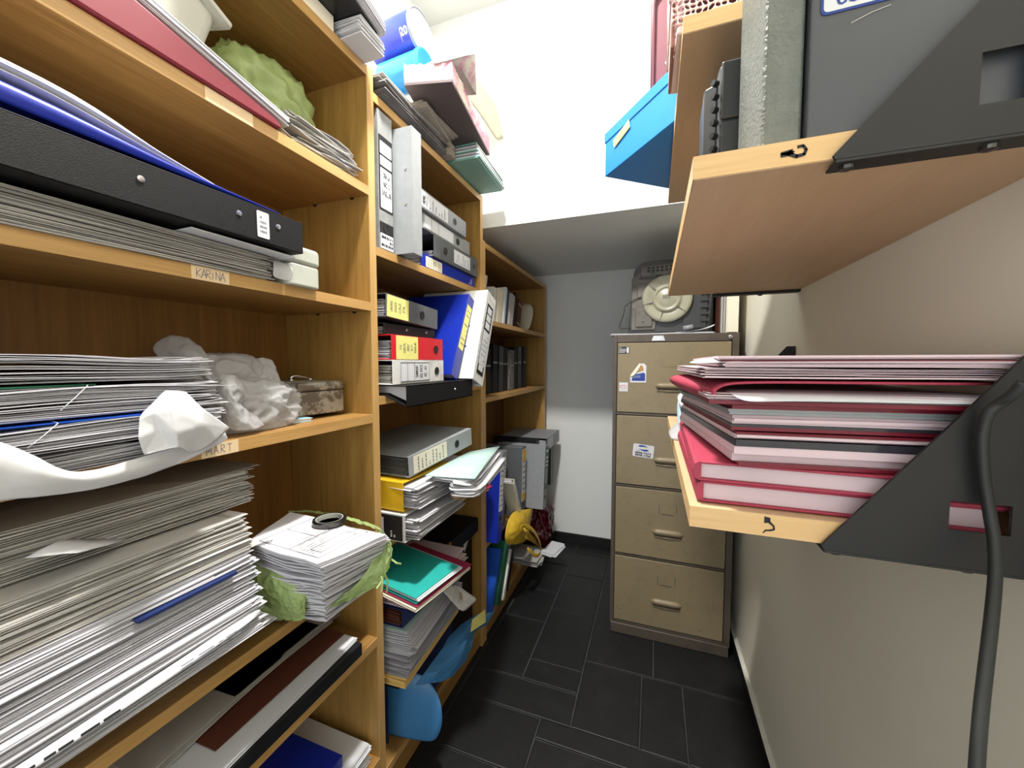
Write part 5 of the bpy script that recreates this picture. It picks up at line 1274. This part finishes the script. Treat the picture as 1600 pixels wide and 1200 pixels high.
# fan heater with a round grille
M = T(.050, 1.81, z+.0085+.0055) @ R(-2.2,'X') @ R(-3,'Z')
t = thing('fan_heater', 'grimy grey appliance with a round ribbed dial leaning on the filing cabinet', 'appliance', M)
W_, D_, H_ = .325, .13, .312
def rprof(w, h, r, n=6, skew=0):
    pts = []
    for cx_, cz_, a0 in ((w/2-r,h-r,0),(-w/2+r,h-r,90),(-w/2+.004,.004,180),(w/2-.004,.004,270)):
        rr = r if cz_ > .01 else .004
        for k in range(n+1):
            a = math.radians(a0+k*90/n); x_ = cx_+rr*math.cos(a); z_ = cz_+rr*math.sin(a)
            pts.append((x_+skew*z_, z_))
    return pts
obj('housing', MB().prism(rprof(W_, H_, .055, 6, .07), 'y', .0, D_), 'fan_d', t, bevel=.004)
mb = MB(); mb.prism([(-.150,.012),(-.05,.012),(-.04,.09),(-.05,.25),(-.11,.27),(-.15,.24)], 'y', -.008, .0); obj('left_panel', mb, 'fan_g', t, bevel=.003)
obj('top_grille_plate', MB().box((-.115,-.010,.245),(.12,0,.292)), 'fan_g', t, bevel=.004)
mb = MB()
for k in range(9):
    for j in range(2): mb.box((-.085+k*.018,-.0108,.262+j*.014),(-.074+k*.018,-.0098,.271+j*.014))
obj('vent_slots', mb, 'ink', t)
obj('name_strip', MB().box((-.118,-.0095,.232),(-.02,-.002,.242)), 'blackp', t)
obj('lower_block', MB().box((-.132,-.016,.025),(-.062,-.006,.10)), 'fan_g', t, bevel=.003)
obj('upper_block', MB().box((-.125,-.014,.150),(-.070,-.006,.215)), 'fan_g', t, bevel=.003)
mb = MB(); 
for x_, z_ in ((-.10,.045),(-.085,.20)): mb.lathe([(.0035,0),(.0035,.001)], 10, onface((x_,-.0165 if z_ < .1 else -.0145,z_),(1,0,0),(0,0,1)))
obj('screw_holes', mb, 'ink', t)
obj('right_panel', MB().prism([(.06,.012),(.150,.012),(.158,.20),(.10,.23),(.06,.2)], 'y', -.006, 0), 'fan_d', t, bevel=.003)
for k in range(6): obj('side_rib', MB().box((.128,-.013,.04+k*.028),(.156,-.006,.048+k*.028)), 'fan_d', t)
Md = onface((-.004,-.008,.142),(1,0,0),(0,0,1))
obj('dial', MB().lathe([(.101,0),(.101,.012),(.098,.016),(.088,.018),(.066,.012),(.060,.011),(.056,.018),(.050,.024),(.045,.018),(.040,.016),(.034,.020),(.001,.021)], 56, Md), 'fan_l', t, smooth=True)
mb = MB()
for a in (20,75,140,195,255,320): 
    mb.box((.058,-.0012,.0145),(.099,.0012,.0185), Md @ R(a,'Z'))
obj('dial_ribs', mb, 'fan_g', t)
printlines(t, Md @ T(0,.006,.0215), .03, .018, 3, 'ink', 6, th=.5, name='dial_print')
obj('foot_knob', MB().tube([(.062,-.02,.012),(.10,-.022,.018)], .009, 12), 'grey', t, smooth=True)
mb = MB(); mb.tube([(-.085,-.012,.165),(-.14,-.015,.145),(-.178,-.01,.118),(-.181,-.01,.09),(-.20,-.008,.03),(-.197,-.008,.022),(-.15,-.006,.02)], .0018, 8)
obj('power_cord', mb, 'cable', t, smooth=True)
# upright books at the right end
t = thing('book', 'tall cream book upright at the right end of the filing cabinet top', 'book', T(.262, 1.735, z))
obj('pages', MB().box((.004,.002,.003),(.040,.20,.245)), 'paper_warm', t); obj('cover', MB().box((0,0,0),(.004,.205,.25)).box((.040,0,0),(.044,.205,.25)), 'paper_warm', t, bevel=.001)
t = thing('book', 'ragged dark-edged papers upright beside the tall cream book', 'papers', T(.242, 1.737, z+.0))
obj('pages', stack_mb(.17, .20, .017, 7, seed=151, jit=.002, rot=.6, wave=.0015, M=R(0,'Z') @ T(.0,.0,.0) @ Matrix(((0,0,1,0),(0,1,0,0),(-1,0,0,0),(0,0,0,1)))), 'paper_old', t)
obj('cover', MB().box((-.003,0,.0),(-.0012,.2,.24)), 'brown', t)

# ================================================================== RED LEDGERS ON THE LOWER WALL SHELF
z = 1.046
def ledger(label, M, W, L, TH, m='crimson', seed=1, pages='paper_pink', group='crimson ledgers stacked on the lower wall shelf', over=.004):
    """M origin = near-left bottom corner, x right (towards the wall), y away"""
    t = thing('ledger', label, 'ledger', M, group)
    c = .0028
    obj('bottom_cover', MB().box((0,0,0),(W,L,c)), m, t, bevel=.001)
    obj('top_cover', MB().box((0,0,TH-c),(W,L,TH)), m, t, bevel=.001)
    # rounded spine along the left side
    pts = [(c*.5,0),(-.004,TH*.15),(-.006,TH*.5),(-.004,TH*.85),(c*.5,TH),(c,TH-c),(c,c)]
    obj('spine', MB().prism(pts, 'y', 0, L), m, t)
    obj('pages', stack_mb(W-.006, L-2*over, TH-2*c-.0006, 1, seed=seed, jit=0, rot=0, wave=0, thick=1.0, nx=3, ny=4, M=T(W-.003, over, c+.0002)), pages, t)
    return t
ledger('crimson cloth ledger directly on the lower wall shelf, bottom of the stack', FR((.051, .468, z), 0), .245, .345, .0235, seed=1)
ledger('crimson cloth ledger with broad visible cover, second from the bottom of the stack', FR((.048, .466, z+.024), -1), .25, .345, .0215, seed=2)
# folders turned a little clockwise
def dossier(label, M, W, L, TH, kinds, seed=1, **kw):
    t = thing('document_folder', label, 'folder', M, 'red folders and papers stacked on the ledgers')
    zc = 0
    for i, (nm, m, h, n) in enumerate(kinds):
        rn = random.Random(seed*10+i); ox, oy = rn.uniform(-.003,.004), rn.uniform(-.002,.003)
        mbx = stack_mb(W, L, h, n, seed=seed*7+i, jit=.0012 if n > 1 else 0, jend=.002, rot=.15, wave=kw.get('wave', .0006), thick=.95, nx=5, ny=5, M=T(W+ox, oy, zc), curl=kw.get('curl', .0))
        obj(nm, mbx, m, t)
        zc += h
    return t
a3 = 28
dossier('grey-paged file in clear sleeve between crimson covers, third layer of the red stack', FR((.083, .458, z+.0462), 6.5), .235, .30, .033, [('cover','crimson_d',.0035,1),('papers','paper_pink',.017,2),('sleeve','smoke',.007,1),('papers','paper_pink',.005,2),('top_cover','crimson_d',.0025,1)], seed=3)
dossier('crimson plastic folder with clear sleeves, fourth layer of the red stack', FR((.078, .462, z+.0822), 6), .235, .30, .03, [('cover','crimson_d',.004,1),('sleeve','smoke',.003,1),('papers','paper_pink',.010,3),('sleeve','grey_l',.006,2),('top_cover','crimson_d',.0045,1)], seed=4)
t = dossier('soft crimson folder wrapping white papers, corner folded over', FR((.055, .455, z+.1102), 3), .26, .30, .03, [('cover','crimson_d',.004,1),('papers','paper_pink',.008,6)], seed=5)
sheet('folded_cover', t, [[(.010,-.004,.004),(.002,.0,.012),(.012,.002,.020),(.03,.0,.0235),(.12,-.003,.024),(.25,-.004,.0245)],[(.0,.06,.004),(-.008,.06,.014),(.004,.06,.0215),(.03,.06,.024),(.12,.06,.0245),(.25,.06,.0245)],[(-.004,.18,.004),(-.014,.18,.015),(.002,.18,.022),(.03,.18,.024),(.12,.18,.0245),(.25,.18,.0245)],[(-.006,.30,.004),(-.016,.30,.015),(.002,.30,.022),(.03,.30,.0225),(.12,.30,.0225),(.25,.30,.0225)]], 'crimson', subd=2, solid=.0022)
P = [[(.028,-.014,.004),(.05,-.012,.005),(.08,-.008,.006),(.16,-.004,.0062),(.25,-.003,.006)],[(.020,-.004,.012),(.05,-.004,.012),(.08,-.004,.0125),(.16,.0,.0125),(.25,.0,.0125)],[(.02,.05,.013),(.05,.05,.014),(.08,.05,.014),(.16,.05,.014),(.25,.05,.014)]]
sheet('white_sheet', t, P, 'paper_w', subd=2)
dossier('pinkish white papers on the soft crimson folder, below the topmost folder', FR((.050, .458, z+.1375), 2), .26, .29, .012, [('papers','paper_pink',.0055,4),('papers','paper_pink',.0055,4)], seed=6, wave=.0012)
t = dossier('topmost pale pink folder and white papers of the red stack', FR((.066, .458, z+.1492), 0), .255, .29, .012, [('papers','paper_pink',.006,3),('cover','crimson_d',.001,1),('papers','paper_pink',.0045,2)], seed=7, wave=.0012)
sheet('loose_slip', t, wad([[(-.030,.02,.004),(-.015,.0,.005),(.01,.0,.006),(.04,.0,.007)],[(-.026,.05,.005),(-.012,.04,.009),(.01,.04,.008),(.04,.04,.009)]], 3, .0012), 'paper_w', subd=2)
# crumpled papers and film at the far-left end of the lower shelf
t = thing('plastic_film', 'crumpled clear film and pale blue papers behind the stack on the lower shelf', 'film', T(.06, .86, z))
O = T(-.06,-.86,-z)
rows = wad([[(.035,.83,1.047),(.055,.825,1.05),(.085,.82,1.055)],[(.032,.88,1.062),(.055,.87,1.075),(.09,.86,1.085)],[(.040,.95,1.052),(.06,.94,1.085),(.09,.93,1.11)],[(.06,1.0,1.047),(.08,1.0,1.06),(.11,1.0,1.10)]], 4, .006)
sheet('film', t, rows, 'bag_clear', subd=2, M=O)
rows = wad([[(.052,.83,1.10),(.07,.82,1.112),(.11,.80,1.125)],[(.040,.87,1.125),(.065,.86,1.135),(.11,.85,1.145)],[(.05,.92,1.13),(.08,.92,1.14),(.12,.92,1.14)]], 6, .006)
rows2 = wad([[(.048,.84,1.06),(.07,.83,1.07)],[(.05,.86,1.10),(.07,.85,1.10)],[(.045,.875,1.13),(.08,.86,1.14)]], 7, .004)
sheet('blue_paper', t, rows, 'paper_w', subd=2, M=O); sheet('blue_paper', t, rows2, 'pen_note', subd=2, M=O)
obj('papers', stack_mb(.13, .17, .075, 18, seed=161, jit=.005, rot=4, wave=.004, M=T(.155-.0,.02,.0005)), 'paper_w', t)

# ================================================================== ON THE MIDDLE WALL SHELF
z = 1.4095
t = thing('box_file', 'grey hammered-texture box file upright at the left of the computer case', 'box file', T(.095, .457, z))
obj('case', MB().box((0,0,0),(.034,.125,.255)), 'hammer', t, bevel=.004)
t = thing('computer_case', 'dark grey computer case with blue and white phone sticker', 'computer', T(.1305, .450, z))
obj('side_cover', MB().box((0,0,0),(.195,.42,.252)), 'pc', t, bevel=.002)
obj('rubber_foot', MB().box((.01,.02,-.0004),(.03,.04,.0)), 'blackp', t)
s0 = PY(1288,22,.450); sw = .085
MS = onface((s0.x-.1305+sw/2-.001, -.0004, s0.z-z+.024), (1,0,0), (0,0,1)) @ R(0,'Z')
s = plate(t, 'phone_sticker', MS, sw+.004, .052, 'ink_blue', r=.005, th=.0005); plate(s, 'white_panel', MS @ T(0,0,.0006), sw, .048, 'white_p', r=.004, th=.0003)
text(s, '0810 444', .0125, MS @ T(-.0,-.0165,.0012), 'ink_blue', .066, bold=.0002); printlines(s, MS @ T(0,-.003,.0012), .07, .008, 1, 'ink_blue', 3, th=.6)
mb = MB(); mb.tube([(.03,-.0003,.096),(.045,-.0006,.101),(.058,-.0003,.1035)], .0004, 5); obj('scratch', mb, 'steel', t)
# black radio cassette behind
t = thing('portable_radio', 'black ribbed portable radio standing on the middle wall shelf', 'radio', T(.068, .60, z))
prof = [(-.004,.0),(.20,.0),(.20,.19),(.012,.19),(.002,.178),(-.004,.12)]
obj('housing', MB().box((.006,.0,0),(.058,.25,.187)), 'pc', t, bevel=.006)
for k, (a, b) in enumerate(((.004,.036),(.040,.108),(.112,.186))): obj('front_panel', MB().box((.008,-.006,a),(.057,.0,b)), 'fan_d', t, bevel=.003)
obj('left_grille', MB().prism([(.006,.01),(.006,.11),(-.008,.10),(-.010,.02)], 'z', .03, .17), 'fan_d', t, bevel=.003)
for k in range(9): obj('knob', MB().tube([(.004,.0,.025+.017*k),(-.002,-.005,.025+.017*k)], .004, 8), 'blackp', t)
for k in range(3): obj('slot', MB().box((.035,-.0068,.135+.012*k),(.06,-.0055,.139+.012*k)), 'ink', t)
obj('tuning_knob', MB().tube([(-.006,.03,.03),(-.02,.03,.03)], .012, 14), 'grey_d', t)

# ================================================================== ON THE UPPERMOST WALL SHELF
z = 1.6925
# blue corrugated box with a yellow taped name
A = Vector((-.133,1.080,z)); B = Vector((.070,.835,z)); u = (B-A).normalized(); v = Vector((-u.y, u.x, 0))
if v.y < 0: v = -v
M = Matrix(((u.x,v.x,0,A.x),(u.y,v.y,0,A.y),(0,0,1,z),(0,0,0,1)))
t = thing('archive_box', 'bright blue corrugated plastic box with yellow tape label jutting off uppermost shelf', 'box', M)
Lb = (B-A).length
obj('body', MB().box((0,0,0),(Lb,.255,.108)), 'blue_box', t, bevel=.002)
obj('lid', MB().box((-.002,-.002,.085),(Lb+.002,.257,.111)), 'blue_box', t, bevel=.002)
s = plate(t, 'tape_label', onface((.075,-.0024,.070),(1,0,0),(0,0,1)) @ R(14,'Z'), .066, .020, 'paper_yel')
handwriting(None, 'ENRI', .014, onface((.075,-.0034,.070),(1,0,0),(0,0,1)) @ R(14,'Z'), 'manila', w=.0016, pitch=1.3).parent = s
# pink plastic lace basket
def perforated(name, parent, c0, c1, h0, h1, m, seed, th=.003, cells=(16,14), wave=.35):
    """organic lace panel between two lower corners; real holes"""
    rn = random.Random(seed); c0 = Vector(c0); c1 = Vector(c1); nx_, nz_ = cells
    bm = bmesh.new(); P = {}
    for i in range(nx_+1):
        for k in range(nz_+1):
            uu = i/nx_; ww = k/nz_
            if 0 < i < nx_: uu += rn.uniform(-wave,wave)/nx_
            if 0 < k < nz_: ww += rn.uniform(-wave,wave)/nz_
            p = c0.lerp(c1, uu); P[i,k] = bm.verts.new((p.x, p.y, h0+(h1-h0)*ww))
    for i in range(nx_):
        for k in range(nz_): bm.faces.new((P[i,k],P[i+1,k],P[i+1,k+1],P[i,k+1]))
    hole = [f for f in bm.faces]
    r_ = bmesh.ops.inset_individual(bm, faces=hole, thickness=(h1-h0)/nz_*.2, use_even_offset=True)
    bmesh.ops.delete(bm, geom=hole, context='FACES')
    me = bpy.data.meshes.new(name); bm.to_mesh(me); bm.free()
    return obj(name, me, m, parent, subd=1, solid=th, smooth=True)
t = thing('plastic_basket', 'pale pink lace-patterned plastic basket with brown base on uppermost wall shelf', 'basket', T(.15, .64, z))
O = T(-.15,-.64,-z)
bx0, bx1, by0, by1 = .014, .300, .655, .800
obj('base', MB().prism([(bx0+.008,by0+.004),(bx1,by0+.004),(bx1,by1),(bx0+.004,by1)], 'z', z, z+.012, O), 'pink_p', t, bevel=.004, seg=3)
obj('side_base', MB().box((bx0,by0+.03,z+.001),(bx0+.006,by1,z+.072), O), 'terracotta', t, bevel=.003)
perforated('lace_front', t, O @ Vector((bx0,by0,0)), O @ Vector((bx1,by0,0)), .010, .30, 'pink_p', 3, cells=(34,34))
perforated('lace_side', t, O @ Vector((bx0,by1,0)), O @ Vector((bx0,by0,0)), .070, .30, 'pink_p', 4, cells=(17,28))
perforated('lace_back', t, O @ Vector((bx1,by1,0)), O @ Vector((bx0,by1,0)), .045, .32, 'pink_p', 5, cells=(20,20))
perforated('lace_side', t, O @ Vector((bx1,by0,0)), O @ Vector((bx1,by1,0)), .045, .32, 'pink_p', 6, cells=(10,18))
mb = MB()
for k in range(2): mb.tube([O @ Vector((bx0+.0,yy,zz)) for yy, zz in ((by0,z+.045),(by0,z+.32))] if k == 0 else [O @ Vector((bx0,by1,z+.045)), O @ Vector((bx0,by1,z+.32))], .004, 8)
obj('corner_post', mb, 'pink_p', t, smooth=True)
obj('inner_liner', MB().box((bx0+.02,by0+.02,z+.05),(bx1-.02,by1-.02,z+.28), O), 'maroon_p', t)
printlines(t, onface(O @ Vector((.125,by0-.003,z+.02+.05)), (1,0,0),(0,0,1)), .02, .02, 3, 'terracotta', 4, name='moulded_mark')
# maroon perforated tray behind
t = thing('plastic_tray', 'maroon plastic tray with rounded corner standing on the blue box behind basket', 'tray', T(.0, 1.02, z+.1115))
pts = []
for cx_, cz_, a0 in ((.20,.235,0),(.012,.235,90)):
    for k in range(6):
        a = math.radians(a0+k*18); pts.append((cx_+.03*math.cos(a), cz_+.03*math.sin(a)))
pts = pts + [(-.018,0),(.23,0)]
rimo = [(p[0], -.004, p[1]) for p in pts]
obj('panel', MB().prism(pts, 'y', 0, .006), 'maroon_p', t)
mb = MB(); mb.tube(rimo, .005, 8, closed=True); obj('rim', mb, 'maroon_p', t, smooth=True)
rn = random.Random(3); mb = MB()
for k in range(40):
    x_, z_ = .012+rn.uniform(0,.03), rn.uniform(.0,.12); mb.lathe([(.0028,0),(.0028,.0008)], 6, onface((x_,-.001,z_),(1,0,0),(0,0,1)))
ho = obj('perforations', mb, 'white_p', t); ho['kind'] = 'stuff'

# ================================================================== HANGING CABLE ON THE RIGHT
t = thing('power_cable', 'thick black cable hanging from the lower shelf bracket down the right wall', 'cable', T(.235, .40, 1.0))
O = T(-.235,-.40,-1.0)
pts = [PY(1600,598,.425), PY(1580,618,.43), PY(1560,632,.436), PY(1545,645,.438), PY(1537,668,.440), PY(1534,700,.440), PY(1538,750,.440), PY(1546,800,.438), PY(1554,850,.430), PY(1555,900,.42), PY(1550,960,.405), PY(1542,1030,.39), PY(1534,1100,.375), PY(1528,1170,.36), PY(1524,1240,.35)]
def smooth_pts(p, n=4):
    out = []
    for i in range(len(p)-1):
        p0, p1, p2, p3 = p[max(i-1,0)], p[i], p[i+1], p[min(i+2,len(p)-1)]
        for k in range(n):
            s = k/n; out.append(.5*((2*p1)+(p2-p0)*s+(2*p0-5*p1+4*p2-p3)*s*s+(3*p1-p0-3*p2+p3)*s**3))
    return out+[p[-1]]
pts = smooth_pts([O @ p for p in pts])
# carry on to the floor
pts += [Vector((pts[-1].x, pts[-1].y, zz)) for zz in (-.6, -.8, -.96)] + [Vector((pts[-1].x-.05, pts[-1].y-.05, -.993)), Vector((pts[-1].x-.1, pts[-1].y-.3, -.993))]
obj('sheath', MB().tube(pts, .0042, 12), 'cable', t, smooth=True)
